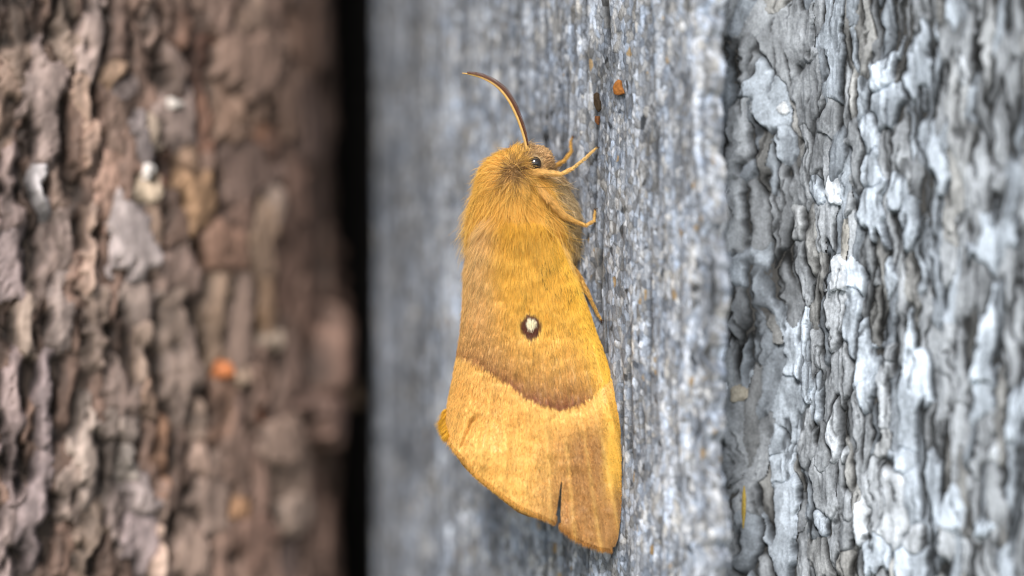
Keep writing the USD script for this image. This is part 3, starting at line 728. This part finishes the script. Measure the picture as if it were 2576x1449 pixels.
def wing_t(u, v):
    a = ridge_u(v)
    return (u - a) / (costa_u(v) - a)


def vein(u, v):
    """angle round the wing root: lines of constant value run along the veins"""
    return np.arctan2(u - 1345.0, v - 240.0)


VEINS = np.radians([-12.5, -8.4, -4.6, -1.2, 2.2, 5.2, 8.3, 11.0, 13.4])


def wing_depth(u, v):
    t = np.clip(wing_t(u, v), 0, 1.05)
    cost = np.interp(v, [460, 560, 700, 850, 950, 1050, 1400], [2.4, 0.4, 0.5, 0.2, -0.9, -1.9, -2.5])
    rid = np.interp(v, [460, 570, 800, 1000, 1400], [2.4, -1.0, -1.3, -1.2, -1.0])
    d = rid * (1 - t) + cost * t
    d = d - 1.25 * np.sin(np.pi * np.clip(t, 0, 1)) ** 0.9 * smooth01((v - 470) / 130)
    d = d + 3.0 * np.clip((0.15 - t) / 0.15, 0, 1) ** 2 + 0.7 * np.clip((t - 0.94) / 0.06, 0, 1) ** 2
    # the sagging lower part: a lit swelling, pleats along the veins
    d = d - 0.55 * np.exp(-(((u - 1215) / 70) ** 2 + ((v - 1150) / 75) ** 2))
    a = vein(u, v)
    grow = smooth01((v - 820) / 250)
    for k, va in enumerate(VEINS):
        d = d - grow * 0.16 * np.exp(-((a - va) / 0.010) ** 2) + grow * 0.10 * np.exp(-((a - va - 0.03) / 0.018) ** 2)
    fold = np.exp(-(((u - (1195 - (v - 1050) * 0.42)) / 9) ** 2)) * smooth01((v - 1035) / 30) * smooth01((1150 - v) / 30)
    d = d + 0.55 * fold
    rag = (fbm(np.stack([u / 60, v / 60, 0 * u], -1), 3, 77) - 0.5)
    return d + 0.5 * rag


BAND = np.array([(1100, 872), (1150, 886), (1200, 914), (1250, 944), (1290, 975), (1330, 1005), (1370, 1022), (1410, 1031), (1450, 1022), (1490, 1000), (1530, 960), (1600, 890)], float)


def wing_color(u, v):
    """the wing's pattern, with some satin highlight painted into its lower left"""
    t = np.clip(wing_t(u, v), 0, 1)
    a = vein(u, v)
    q = np.stack([a * 90, v / 90, 0 * u], -1)
    streak = fbm(q * [1.0, 1.0, 1], 4, 14); fine = fbm(np.stack([a * 420, v / 26, 0 * u], -1), 4, 15)
    up = np.array([0.93, 0.585, 0.100]); upl = np.array([0.80, 0.53, 0.22]); right = np.array([0.90, 0.56, 0.075])
    k = smooth01((t - 0.10) / 0.30)[..., None]
    c = upl + (up - upl) * k
    k = smooth01((t - 0.72) / 0.22)[..., None]
    c = c + (right - c) * k
    # browner towards the band
    bv = np.interp(u, BAND[:, 0], BAND[:, 1]) + 6 * (fbm(np.stack([a * 260, v / 300, 0 * u], -1), 2, 16) - 0.5) * 2
    above = bv - v                                                   # positive above the band's lower edge
    pre = smooth01((280 - above) / 280)[..., None] * (above > 0)[..., None]
    c = c + (np.array([0.70, 0.41, 0.135]) - c) * 0.85 * pre * smooth01((0.98 - t) / 0.25)[..., None]
    lo = np.array([0.83, 0.50, 0.140])  # golden scales, lightened to carry the satin highlight at lower left
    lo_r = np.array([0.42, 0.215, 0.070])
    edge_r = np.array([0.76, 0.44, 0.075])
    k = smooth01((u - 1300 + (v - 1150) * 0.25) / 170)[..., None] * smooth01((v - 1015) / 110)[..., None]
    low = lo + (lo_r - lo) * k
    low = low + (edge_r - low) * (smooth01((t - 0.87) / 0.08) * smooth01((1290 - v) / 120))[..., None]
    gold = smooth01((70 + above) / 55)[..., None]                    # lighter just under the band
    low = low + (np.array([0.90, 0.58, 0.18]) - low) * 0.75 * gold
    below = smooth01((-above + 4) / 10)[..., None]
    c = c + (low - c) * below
    strength = np.interp(u, [1120, 1200, 1300, 1420, 1480, 1520], [0.42, 0.68, 0.90, 0.96, 0.75, 0.12])
    reach = np.interp(u, [1120, 1300, 1430, 1500], [28, 52, 76, 56])
    band = np.exp(-np.clip(above, 0, None) / reach) * smooth01((above + 5) / 12) * strength
    c = c + (np.array([0.235, 0.078, 0.030]) - c) * np.clip(1.15 * band * (0.75 + 0.5 * streak), 0, 0.97)[..., None]
    # veins slightly paler low down
    for va in VEINS:
        w = np.exp(-((a - va) / 0.0055) ** 2) * smooth01((v - 1000) / 150) * 0.26
        c = c + (np.array([0.88, 0.56, 0.15]) - c) * w[..., None]
    mott = fbm(np.stack([u / 26, v / 40, 0 * u], -1), 4, 19)
    c = c * (0.52 + 0.34 * streak + 0.46 * fine + 0.06 * mott)[..., None]
    # pale front edge near the shoulder
    pale = smooth01((t - 0.945) / 0.03) * smooth01((730 - v) / 120)
    c = c + (np.array([0.80, 0.55, 0.20]) - c) * 0.8 * pale[..., None]
    # the white spot in its dark ring
    su, sv = u - 1335.0, v - 816.0
    jag = 1 + 0.24 * (fbm(np.stack([u / 4, v / 30, 0 * u], -1), 2, 17) - 0.5) * 2
    ring = np.hypot(su / 27, np.where(sv > 0, (sv - 2) / 37, (sv - 2) / 29)) * jag
    ringk = smooth01((1.16 - ring) / 0.38)[..., None]
    c = c + (np.array([0.10, 0.028, 0.012]) - c) * ringk
    core = np.hypot((su - 1) / (14 * (1 - 0.30 * np.clip(sv / 20, -0.8, 1))), (sv + 1) / 15) * jag
    corek = smooth01((1.12 - core) / 0.3)[..., None]
    c = c + (np.array([0.82, 0.75, 0.55]) - c) * corek
    return np.clip(c / np.maximum(1, c.max(-1, keepdims=True) / 0.92), 0.004, 0.95)


def sheet(poly_uv, depth, color, thick, step, rng_, keep_out=None):
    """a thin closed sheet over an outline: two faces and a rim"""
    poly = Polygon(poly_uv)
    ring = np.array(poly.exterior.segmentize(step * 1.2).coords)[:-1]
    x0, y0, x1, y1 = poly.bounds
    gx, gy = np.meshgrid(np.arange(x0, x1, step), np.arange(y0, y1, step))
    gx = gx + (np.arange(gx.shape[0]) % 2)[:, None] * step * 0.5
    pts = np.stack([gx.ravel(), gy.ravel()], 1)
    inner = poly.buffer(-step * 0.6)
    pts = pts[shapely.contains_xy(inner, pts[:, 0], pts[:, 1])]
    pts = np.vstack([ring, pts])
    tri = Delaunay(pts).simplices
    cen = pts[tri].mean(1)
    tri = tri[shapely.contains_xy(poly, cen[:, 0], cen[:, 1])]
    d = depth(pts[:, 0], pts[:, 1])
    V = P(pts[:, 0], pts[:, 1], d)
    fn = np.cross(V[tri[:, 1]] - V[tri[:, 0]], V[tri[:, 2]] - V[tri[:, 0]])
    flip = fn[:, 1] > 0
    tri[flip] = tri[flip][:, ::-1]
    n = normals_of(V, tri)
    B = V - n * thick
    e = np.vstack([tri[:, [0, 1]], tri[:, [1, 2]], tri[:, [2, 0]]])
    key = np.sort(e, 1); _, inv, cnt = np.unique(key[:, 0] * len(V) + key[:, 1], return_inverse=True, return_counts=True)
    be = e[cnt[inv] == 1]
    N = len(V)
    rim = np.vstack([np.stack([be[:, 1], be[:, 0], be[:, 0] + N], 1), np.stack([be[:, 1], be[:, 0] + N, be[:, 1] + N], 1)])
    col = color(pts[:, 0], pts[:, 1])
    return np.vstack([V, B]), np.vstack([tri, tri[:, ::-1] + N, rim]), np.vstack([col, col * 0.8]), pts, tri, V, n


outline = np.vstack([RIDGE, MARGIN, COSTA])
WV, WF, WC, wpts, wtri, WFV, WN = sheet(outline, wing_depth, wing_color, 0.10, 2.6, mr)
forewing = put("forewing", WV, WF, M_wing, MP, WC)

# hind wing: a darker fringe shows below the margin
HM = np.array([(1210, 900), (1128, 1060), (1122, 1100), (1140, 1136), (1166, 1174), (1198, 1206), (1236, 1236), (1270, 1264), (1304, 1290), (1330, 1300), (1362, 1306), (1380, 1290), (1380, 1000), (1300, 880)], float)
hind_col = lambda u, v: np.array([0.30, 0.15, 0.035]) * (0.6 + 0.8 * fbm(np.stack([u / 8, v / 25, 0 * u], -1), 3, 20))[:, None]
hv, hf, hc, *_ = sheet(HM, lambda u, v: wing_depth(u, np.minimum(v, 1350)) + 0.75 + 0.3 * fbm(np.stack([u / 40, v / 40, 0 * u], -1), 2, 21), hind_col, 0.08, 7, mr)
put("hindwing", hv, hf, M_wing, MP, hc)

# the far forewing: the other side of the roof, from the ridge back to the wood
rows, cols = 60, 26
r_, t_ = np.meshgrid(np.linspace(0, 1, rows), np.linspace(0, 1, cols), indexing="ij")
vb = 1078 + 195 * t_
vv = 520 + r_ * (vb - 520)
wid = np.clip(np.interp(vv, [480, 700, 1000, 1400], [4, 9.5, 14.5, 15.5]), 0, None)
ur = ridge_u(np.minimum(vv, 1085) * 1.0)
p0 = P(ur + 3, vv, wing_depth(ur, np.minimum(vv, 1085)))
FV = p0 + (t_ * wid)[..., None] * np.array([0.57, 0.82, 0]) + (np.sin(np.pi * t_) * -0.5)[..., None] * np.array([1, 0.1, 0])
FV[..., 0] += 0.15
# keep it in front of the wood
hgt = (FV[..., 0] - FACE0) * FNOR[0] + FV[..., 1] * FNOR[1]
FV = FV + np.clip(0.7 - hgt, 0, None)[..., None] * np.array([FNOR[0], FNOR[1], 0])
fv = FV.reshape(-1, 3); q4 = grid_faces(rows, cols)
tri = np.vstack([q4[:, [0, 1, 2]], q4[:, [0, 2, 3]]])
nn = normals_of(fv, tri)
back = fv - nn * 0.1
e = np.vstack([tri[:, [0, 1]], tri[:, [1, 2]], tri[:, [2, 0]]]); key = np.sort(e, 1)
_, inv, cnt = np.unique(key[:, 0] * len(fv) + key[:, 1], return_inverse=True, return_counts=True)
be = e[cnt[inv] == 1]; N = len(fv)
rim = np.vstack([np.stack([be[:, 1], be[:, 0], be[:, 0] + N], 1), np.stack([be[:, 1], be[:, 0] + N, be[:, 1] + N], 1)])
mirror_u = ridge_u(np.minimum(vv, 1085)) + t_ * (costa_u(np.clip(vv, 470, 1370)) - ridge_u(np.minimum(vv, 1085)))
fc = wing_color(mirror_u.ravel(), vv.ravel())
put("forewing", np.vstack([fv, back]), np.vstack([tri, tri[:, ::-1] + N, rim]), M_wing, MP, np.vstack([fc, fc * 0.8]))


# body: head, thorax and abdomen as one skin
def ball(u, v, d, r, squash=(1, 1, 1)):
    return manifold3d.Manifold.sphere(r, 28).scale(squash).translate(tuple(P(u, v, d)))


def hull(*b):
    return manifold3d.Manifold.batch_hull(list(b))


parts = [hull(ball(1352, 404, 0.9, 1.45), ball(1318, 420, 1.2, 2.0)),
         hull(ball(1318, 420, 1.2, 2.0), ball(1294, 470, 2.2, 3.5)),
         hull(ball(1294, 470, 2.2, 3.5), ball(1290, 562, 3.0, 3.9)),
         hull(ball(1340, 470, 2.4, 2.8), ball(1374, 545, 3.0, 3.0), ball(1385, 610, 3.4, 2.5)),
         hull(ball(1290, 562, 3.0, 3.9), ball(1374, 545, 3.0, 3.0)),
         hull(ball(1352, 404, 0.9, 1.45), ball(1374, 414, 0.9, 0.7)),
         hull(ball(1290, 562, 3.0, 3.9), ball(1292, 760, 3.8, 3.3)),
         hull(ball(1292, 760, 3.8, 3.3), ball(1280, 960, 4.2, 2.3), ball(1262, 1040, 4.2, 1.2))]
body = parts[0]
for x in parts[1:]:
    body = body + x
body = body.refine_to_length(0.45)
bm = body.to_mesh()
body = trimesh.Trimesh(bm.vert_properties[:, :3], bm.tri_verts, process=True)
trimesh.smoothing.filter_taubin(body, iterations=24)


def fur_color(u, v, d=0):
    gold = np.array([0.94, 0.595, 0.135]); pale = np.array([0.88, 0.60, 0.24]); belly = np.array([0.50, 0.385, 0.225]); head = np.array([0.48, 0.315, 0.155]); dark = np.array([0.20, 0.105, 0.045])
    c = gold + (pale - gold) * smooth01((1215 - u) / 50)[..., None]
    front = np.interp(v, [400, 470, 540, 640, 700], [1325, 1366, 1394, 1422, 1440])
    c = c + (belly - c) * smooth01((u - front) / 26)[..., None]
    hk = smooth01((u - 1296 - (v - 380) * 0.35) / 26) * smooth01((455 - v) / 25)
    c = c + (head - c) * hk[..., None]
    ck = np.exp(-(((u - 1291) / 30) ** 2 + ((v - 432) / 30) ** 2))
    c = c + (dark - c) * np.clip(ck * 1.15, 0, 0.9)[..., None]
    return c


bu, bv_ = UV(body.vertices)
put_body = put("body", body.vertices, body.faces, M_skin, MP, fur_color(bu, bv_) * 0.75)
BP = str(put_body.GetPath())


def strands(root, normal, flow, length, lift, droop, width, color, r, k=5, frizz=0.12, vary=0.30):
    """hairs: they rise from the skin, bend into the flow and thin out"""
    n = len(root)
    flow = flow - (flow * normal).sum(1, keepdims=True) * normal
    flow /= np.maximum(np.linalg.norm(flow, axis=1, keepdims=True), 1e-9)
    side = np.cross(normal, flow)
    sway = r.normal(0, frizz, (n, 1)); lift = np.broadcast_to(lift, n)[:, None] * r.uniform(0.5, 1.5, (n, 1))
    d0 = flow + normal * lift + side * sway
    d0 /= np.linalg.norm(d0, axis=1, keepdims=True)
    bend = r.normal(0, frizz * 1.2, (n, 1)) * side - normal * np.broadcast_to(droop, n)[:, None] + np.array([0, 0, -0.10])
    s = np.linspace(0, 1, k)[None, :, None]
    L = np.broadcast_to(length, n)[:, None, None] * r.uniform(0.6, 1.25, (n, 1, 1))
    p = root[:, None] + L * (s * d0[:, None] + s ** 2 * bend[:, None])
    w = width * r.uniform(0.7, 1.3, (n, 1)) * np.array([1.0, 0.95, 0.8, 0.55, 0.18][:k])[None]
    f = r.lognormal(0, vary, (n, 1))
    g_ = np.minimum(f, 1)
    c = color * f * np.hstack([g_ ** -0.05, g_ ** 0.12, g_ ** 0.25])
    return p, w, np.clip(c / np.maximum(1, c.max(1, keepdims=True) / 0.92), 0.003, 0.95)


def flow_vec(du, dv):
    return np.stack([du, 0 * du, -dv], 1)


# body fur
sr = np.random.default_rng(5)
root, fi = trimesh.sample.sample_surface(body, 52000, seed=5)
nrm = body.face_normals[fi]
u, v = UV(root)
ok = (v < 720) & ((u - 1344) ** 2 + (v - 412) ** 2 > 21 ** 2)
ok &= ~((u < 1400) & (v > 640)) | (root[:, 1] > 3)
under_wing = shapely.contains_xy(Polygon(outline), u, v)
ok &= ~(under_wing & (root[:, 1] > wing_depth(u, v) + 0.05) & (v > 520))
root, nrm, u, v = root[ok], nrm[ok], u[ok], v[ok]
du, dv = u - 1292, v - 428
rr = np.hypot(du, dv) + 1
dirn = np.stack([du / rr, dv / rr + 0.35 * smooth01((v - 430) / 60) + 0.7 * smooth01((v - 520) / 120)], 1)
swirl = np.exp(-(rr / 22) ** 2)[:, None]
dirn = dirn + swirl * sr.normal(0, 1.2, dirn.shape)
right = smooth01((u - 1385) / 30) * smooth01((v - 450) / 30)
dirn = dirn * (1 - right[:, None]) + np.stack([0.75 + 0 * u, 0.75 + 0 * u], 1) * right[:, None]
on_head = smooth01((u - 1318) / 16) * smooth01((446 - v) / 16)
dirn = dirn * (1 - on_head[:, None]) + np.stack([0.6 + 0 * u, -0.55 + 0 * u], 1) * on_head[:, None]
fl = flow_vec(dirn[:, 0], dirn[:, 1])
ln = np.interp(v, [360, 420, 480, 560, 700], [1.0, 1.2, 1.7, 2.1, 2.1]) * (1 - 0.62 * on_head) * (1 - 0.35 * right)
ln = ln * (0.65 + 0.7 * fbm(np.stack([u / 22, v / 22, root[:, 1] / 2], -1), 2, 8))
ln = ln * np.where(sr.random(len(u)) < 0.12, 1.6, 1.0)
clump = fbm(np.stack([u / 9, v / 30, root[:, 1]], -1), 2, 9)
fl = fl + 0.55 * (np.stack([fbm(np.stack([u / 26, v / 26, root[:, 1] / 3 + c * 9], -1), 2, 10 + c) for c in range(3)], 1) - 0.5)
cl = (0.28 + 1.5 * clump)[:, None]
col = fur_color(u, v) * np.hstack([cl, cl * np.minimum(cl, 1) ** 0.12, cl * np.minimum(cl, 1) ** 0.25])
p, w, c = strands(root, nrm, fl, ln, 0.55 + 0.25 * smooth01((1230 - u) / 50) + 0.35 * on_head, 0.20, 0.046, col, sr, frizz=0.27, vary=0.36)
tag(put_curves("fur", p, w, M_fur, BP, c), kind="stuff")

# scales and hairs on the near forewing
wr = np.random.default_rng(6)
wm = trimesh.Trimesh(WFV, wtri, process=False)
root, fi = trimesh.sample.sample_surface(wm, 60000, seed=6)
nrm = -np.abs(wm.face_normals[fi]) * [0, 1, 0] + wm.face_normals[fi] * [1, 0, 1]
nrm /= np.linalg.norm(nrm, axis=1, keepdims=True)
u, v = UV(root)
edge_d = np.array([0.0]) + shapely.distance(Polygon(outline).exterior, shapely.points(u, v))
fu, fv_ = (u - 1345), (v - 240)
fl = flow_vec(fu / np.hypot(fu, fv_), fv_ / np.hypot(fu, fv_))
t = wing_t(u, v)
spot = np.hypot((u - 1334) / 30, (v - 818) / 36) < 1.15
ln = np.interp(v, [460, 560, 660, 760, 900, 1020, 1100, 1400], [2.1, 2.0, 1.5, 0.85, 0.55, 0.38, 0.28, 0.26]) * (1 - 0.55 * smooth01((t - 0.8) / 0.15))
ln = np.where(spot, 0.34, ln)
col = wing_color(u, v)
darkh = (wr.random(len(u)) < 0.07 * smooth01((t - 0.45) / 0.3) * smooth01((900 - v) / 300) + 0.015 * (v < 1000)) & ~spot
col = np.where(darkh[:, None], col * [0.16, 0.12, 0.2], col)
keep = (wr.random(len(u)) > 0.8 * smooth01((t - 0.92) / 0.04) * (v < 760)) & (wr.random(len(u)) < np.interp(v, [460, 1000, 1100, 1400], [1.0, 1.0, 0.75, 0.6]))
ln = np.where(darkh, ln * 0.6, ln)
p, w, c = strands(root + nrm * 0.01, nrm, fl, ln, 0.19, 0.03, 0.036, col, wr, frizz=0.10, vary=0.33)
p, w, c = p[keep], w[keep], c[keep]
tag(put_curves("wing_hair", p, w, M_fur, str(forewing.GetPath()), c), kind="stuff")

# fringe along the torn margin, and the yellow tuft at the tail corner
ring = np.array(Polygon(outline).exterior.segmentize(1.0).coords)
sel = ring[(ring[:, 1] > 1088) & (ring[:, 0] < 1540)]
sel = sel[~((np.abs(sel[:, 0] - 1408) < 10) & (sel[:, 1] < 1318))]
n = 3200
pick = sel[wr.integers(0, len(sel), n)] + wr.normal(0, 2.0, (n, 2)) - [0, 3]
root = P(pick[:, 0], pick[:, 1], wing_depth(pick[:, 0], pick[:, 1]) + wr.uniform(0, 0.25, n))
fl = flow_vec(-0.18 + wr.normal(0, 0.1, n) + (pick[:, 0] - 1345) / 900, 1 + 0 * pick[:, 0])
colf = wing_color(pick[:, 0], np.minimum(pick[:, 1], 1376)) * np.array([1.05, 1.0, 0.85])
p, w, c = strands(root, np.tile([0, -1.0, 0], (n, 1)), fl, 0.50, 0.10, 0.05, 0.032, colf, wr)
n2 = 900
tv = wr.uniform(1028, 1096, n2)
tu = np.interp(tv, [1028, 1060, 1096], [1121, 1117, 1128]) + wr.uniform(-3, 4, n2)
root2 = P(tu, tv, wing_depth(np.maximum(tu, ridge_u(tv)), tv) + wr.uniform(-0.3, 0.5, n2))
fl2 = flow_vec(-0.55 + wr.normal(0, 0.18, n2), 0.75 + wr.normal(0, 0.15, n2))
p2, w2, c2 = strands(root2, np.tile([0, -1.0, 0], (n2, 1)), fl2, np.interp(tv, [1028, 1050, 1096], [0.5, 0.95, 0.75]), 0.1, 0.05, 0.04, np.tile([0.70, 0.40, 0.035], (n2, 1)), wr)
tag(put_curves("fringe", np.vstack([p, p2]), np.vstack([w, w2]), M_fur, str(forewing.GetPath()), np.vstack([c, c2])), kind="stuff")

# eye
eye = trimesh.creation.icosphere(4, 0.76)
eye.apply_scale([0.92, 0.9, 1.0]); eye.apply_translation(P(1345, 412, -0.30))
put("eye", eye.vertices, eye.faces, M_eye, MP)


# antennae: a pale shaft with a dark brown comb of short teeth along its upper side
def antenna(points, depth):
    pts = P(points[:, 0], points[:, 1], depth)
    rad = np.interp(np.linspace(0, 1, len(pts)), [0, .5, .9, 1], [0.19, 0.18, 0.11, 0.045])
    V, F, mid, rad = tube(pts, rad, 10, 8)
    a = put("antenna", V, F, M_skin, MP, np.array([0.66, 0.40, 0.13]) * (0.7 + 0.6 * fbm(V * [3, 3, 3], 3, 5))[:, None])
    tan = np.gradient(mid, axis=0); tan /= np.linalg.norm(tan, axis=1, keepdims=True)
    side = np.stack([-tan[:, 2] * -1, 0 * tan[:, 0], -tan[:, 0]], 1)      # to the right and up of the shaft
    side *= np.where((side @ np.array([1.0, 0, 1.0])) < 0, -1, 1)[:, None]
    seg = np.concatenate([[0], np.cumsum(np.linalg.norm(np.diff(mid, axis=0), axis=1))])
    vs, fs, off = [], [], 0
    for s in np.arange(0.5, seg[-1] - 0.5, 0.115):
        c = np.array([np.interp(s, seg, mid[:, k]) for k in range(3)])
        tt = np.array([np.interp(s, seg, tan[:, k]) for k in range(3)]); sd = np.array([np.interp(s, seg, side[:, k]) for k in range(3)])
        size = np.interp(s / seg[-1], [0, 0.15, 0.55, 0.85, 1], [0.12, 0.30, 0.50, 0.34, 0.1])
        rr = np.interp(s, seg, rad)
        x = c + sd * rr * 0.35
        yv = np.array([0, 1.0, 0])
        tip = x + sd * size + tt * 0.10 - yv * 0.10
        q = np.array([x - tt * 0.07 - yv * 0.22, x + tt * 0.07 - yv * 0.22, x + tt * 0.07 + yv * 0.2, x - tt * 0.07 + yv * 0.2, tip - tt * 0.03 - yv * .05, tip + tt * 0.03 - yv * .05, tip + tt * 0.03 + yv * .05, tip - tt * 0.03 + yv * .05])
        vs.append(q)
        fs.append(np.array([(0, 1, 5, 4), (1, 2, 6, 5), (2, 3, 7, 6), (3, 0, 4, 7), (4, 5, 6, 7)]) + off); off += 8
    put("comb", np.vstack(vs), np.vstack(fs), M_skin, str(a.GetPath()), np.array([0.085, 0.026, 0.007]), smooth=False)


antenna(np.array([(1327, 378), (1318, 340), (1300, 290), (1278, 248), (1252, 218), (1222, 199), (1190, 188), (1163, 184)], float), np.array([-0.3, -0.5, -0.6, -0.6, -0.5, -0.3, 0.0, 0.3]))

# legs: a furry thigh and shin, then a jointed foot with two claws that touches the wood
def leg(uvd, radii, foot_from, hair, color, foot_dark=0.8, seed=0):
    pts = np.array([P(*x) for x in uvd]); r = np.asarray(radii, float) * 0.84
    V, F, mid, rad = tube(pts[:foot_from + 1], r[:foot_from + 1], 10, 8, True)
    lg = put("leg", V, F, M_skin, MP, np.array(color) * np.where(fbm(V * 5, 3, 13 + seed) > 0.66, 0.25, 0.65 + 0.7 * fbm(V * 2.5, 3, 3 + seed))[:, None])
    fp, fr = pts[foot_from:], r[foot_from:]
    V2, F2, mid2, _ = tube(fp, fr, 8, 8, True)
    # joints: swell the foot at regular steps
    vs, fs = [V2], [F2]
    off = len(V2)
    end, dirn = fp[-1], (fp[-1] - fp[-2]) / np.linalg.norm(fp[-1] - fp[-2])
    sidev = np.cross(dirn, [FNOR[0], FNOR[1], 0]); sidev /= np.linalg.norm(sidev)
    for sgn in (-1, 1):
        cv, cf, _, _ = tube(np.array([end, end + dirn * 0.18 + sidev * sgn * 0.14, end + dirn * 0.26 + sidev * sgn * 0.2 - np.array([FNOR[0], FNOR[1], 0]) * 0.14]), [0.06, 0.05, 0.015], 6, 3)
        vs.append(cv); fs.append(cf + off); off += len(cv)
    VV = np.vstack(vs)
    s = np.linalg.norm(VV - fp[0], axis=1)
    cc = np.array(color) * (foot_dark * (0.6 + 0.7 * fbm(VV * 3, 3, 8 + seed)) * np.where((s / 0.45) % 1 < 0.2, 0.55, 1.0))[:, None]
    cc[len(V2):] = (0.05, 0.02, 0.01)
    put("foot", VV, np.vstack(fs), M_skin, str(lg.GetPath()), cc)
    # hair on thigh and shin
    lr = np.random.default_rng(40 + seed)
    m = trimesh.Trimesh(np.vstack([V, V2]), np.vstack([F, F2 + len(V)]), process=False)
    root, fi = trimesh.sample.sample_surface(m, hair, seed=seed)
    mids = np.vstack([mid, mid2]); tans = np.vstack([np.gradient(mid, axis=0), np.gradient(mid2, axis=0)])
    _, near = cKDTree(mids).query(root)
    cols = np.array(color) * np.ones((len(root), 1)) * 1.1
    thin = np.clip(r.max() and np.concatenate([rad, np.full(len(mid2), 0.12)])[near] / 0.32, 0.3, 1)
    p, w, c = strands(root, m.face_normals[fi], tans[near], 0.60 * thin, 0.42, 0.1, 0.024, cols, lr, frizz=0.12)
    tag(put_curves("leg_hair", p, w, M_fur, str(lg.GetPath()), c), kind="stuff")


def on(u, lift=0.22):
    return float(plane_depth(u)) - lift * 1.5


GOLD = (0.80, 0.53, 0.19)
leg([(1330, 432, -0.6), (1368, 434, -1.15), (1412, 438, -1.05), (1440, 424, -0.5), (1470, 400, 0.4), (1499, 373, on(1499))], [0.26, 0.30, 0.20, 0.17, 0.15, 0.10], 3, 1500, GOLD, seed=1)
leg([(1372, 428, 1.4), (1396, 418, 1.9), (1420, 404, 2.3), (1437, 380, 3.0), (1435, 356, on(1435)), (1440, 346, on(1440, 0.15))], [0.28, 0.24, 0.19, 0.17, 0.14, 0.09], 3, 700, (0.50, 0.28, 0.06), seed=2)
leg([(1352, 468, -0.9), (1380, 500, -1.0), (1420, 542, -0.5), (1448, 558, 0.2), (1474, 567, 0.8), (1494, 556, on(1494)), (1497, 530, on(1497, 0.15))], [0.30, 0.32, 0.24, 0.18, 0.16, 0.14, 0.09], 4, 2400, (0.74, 0.47, 0.15), seed=3)
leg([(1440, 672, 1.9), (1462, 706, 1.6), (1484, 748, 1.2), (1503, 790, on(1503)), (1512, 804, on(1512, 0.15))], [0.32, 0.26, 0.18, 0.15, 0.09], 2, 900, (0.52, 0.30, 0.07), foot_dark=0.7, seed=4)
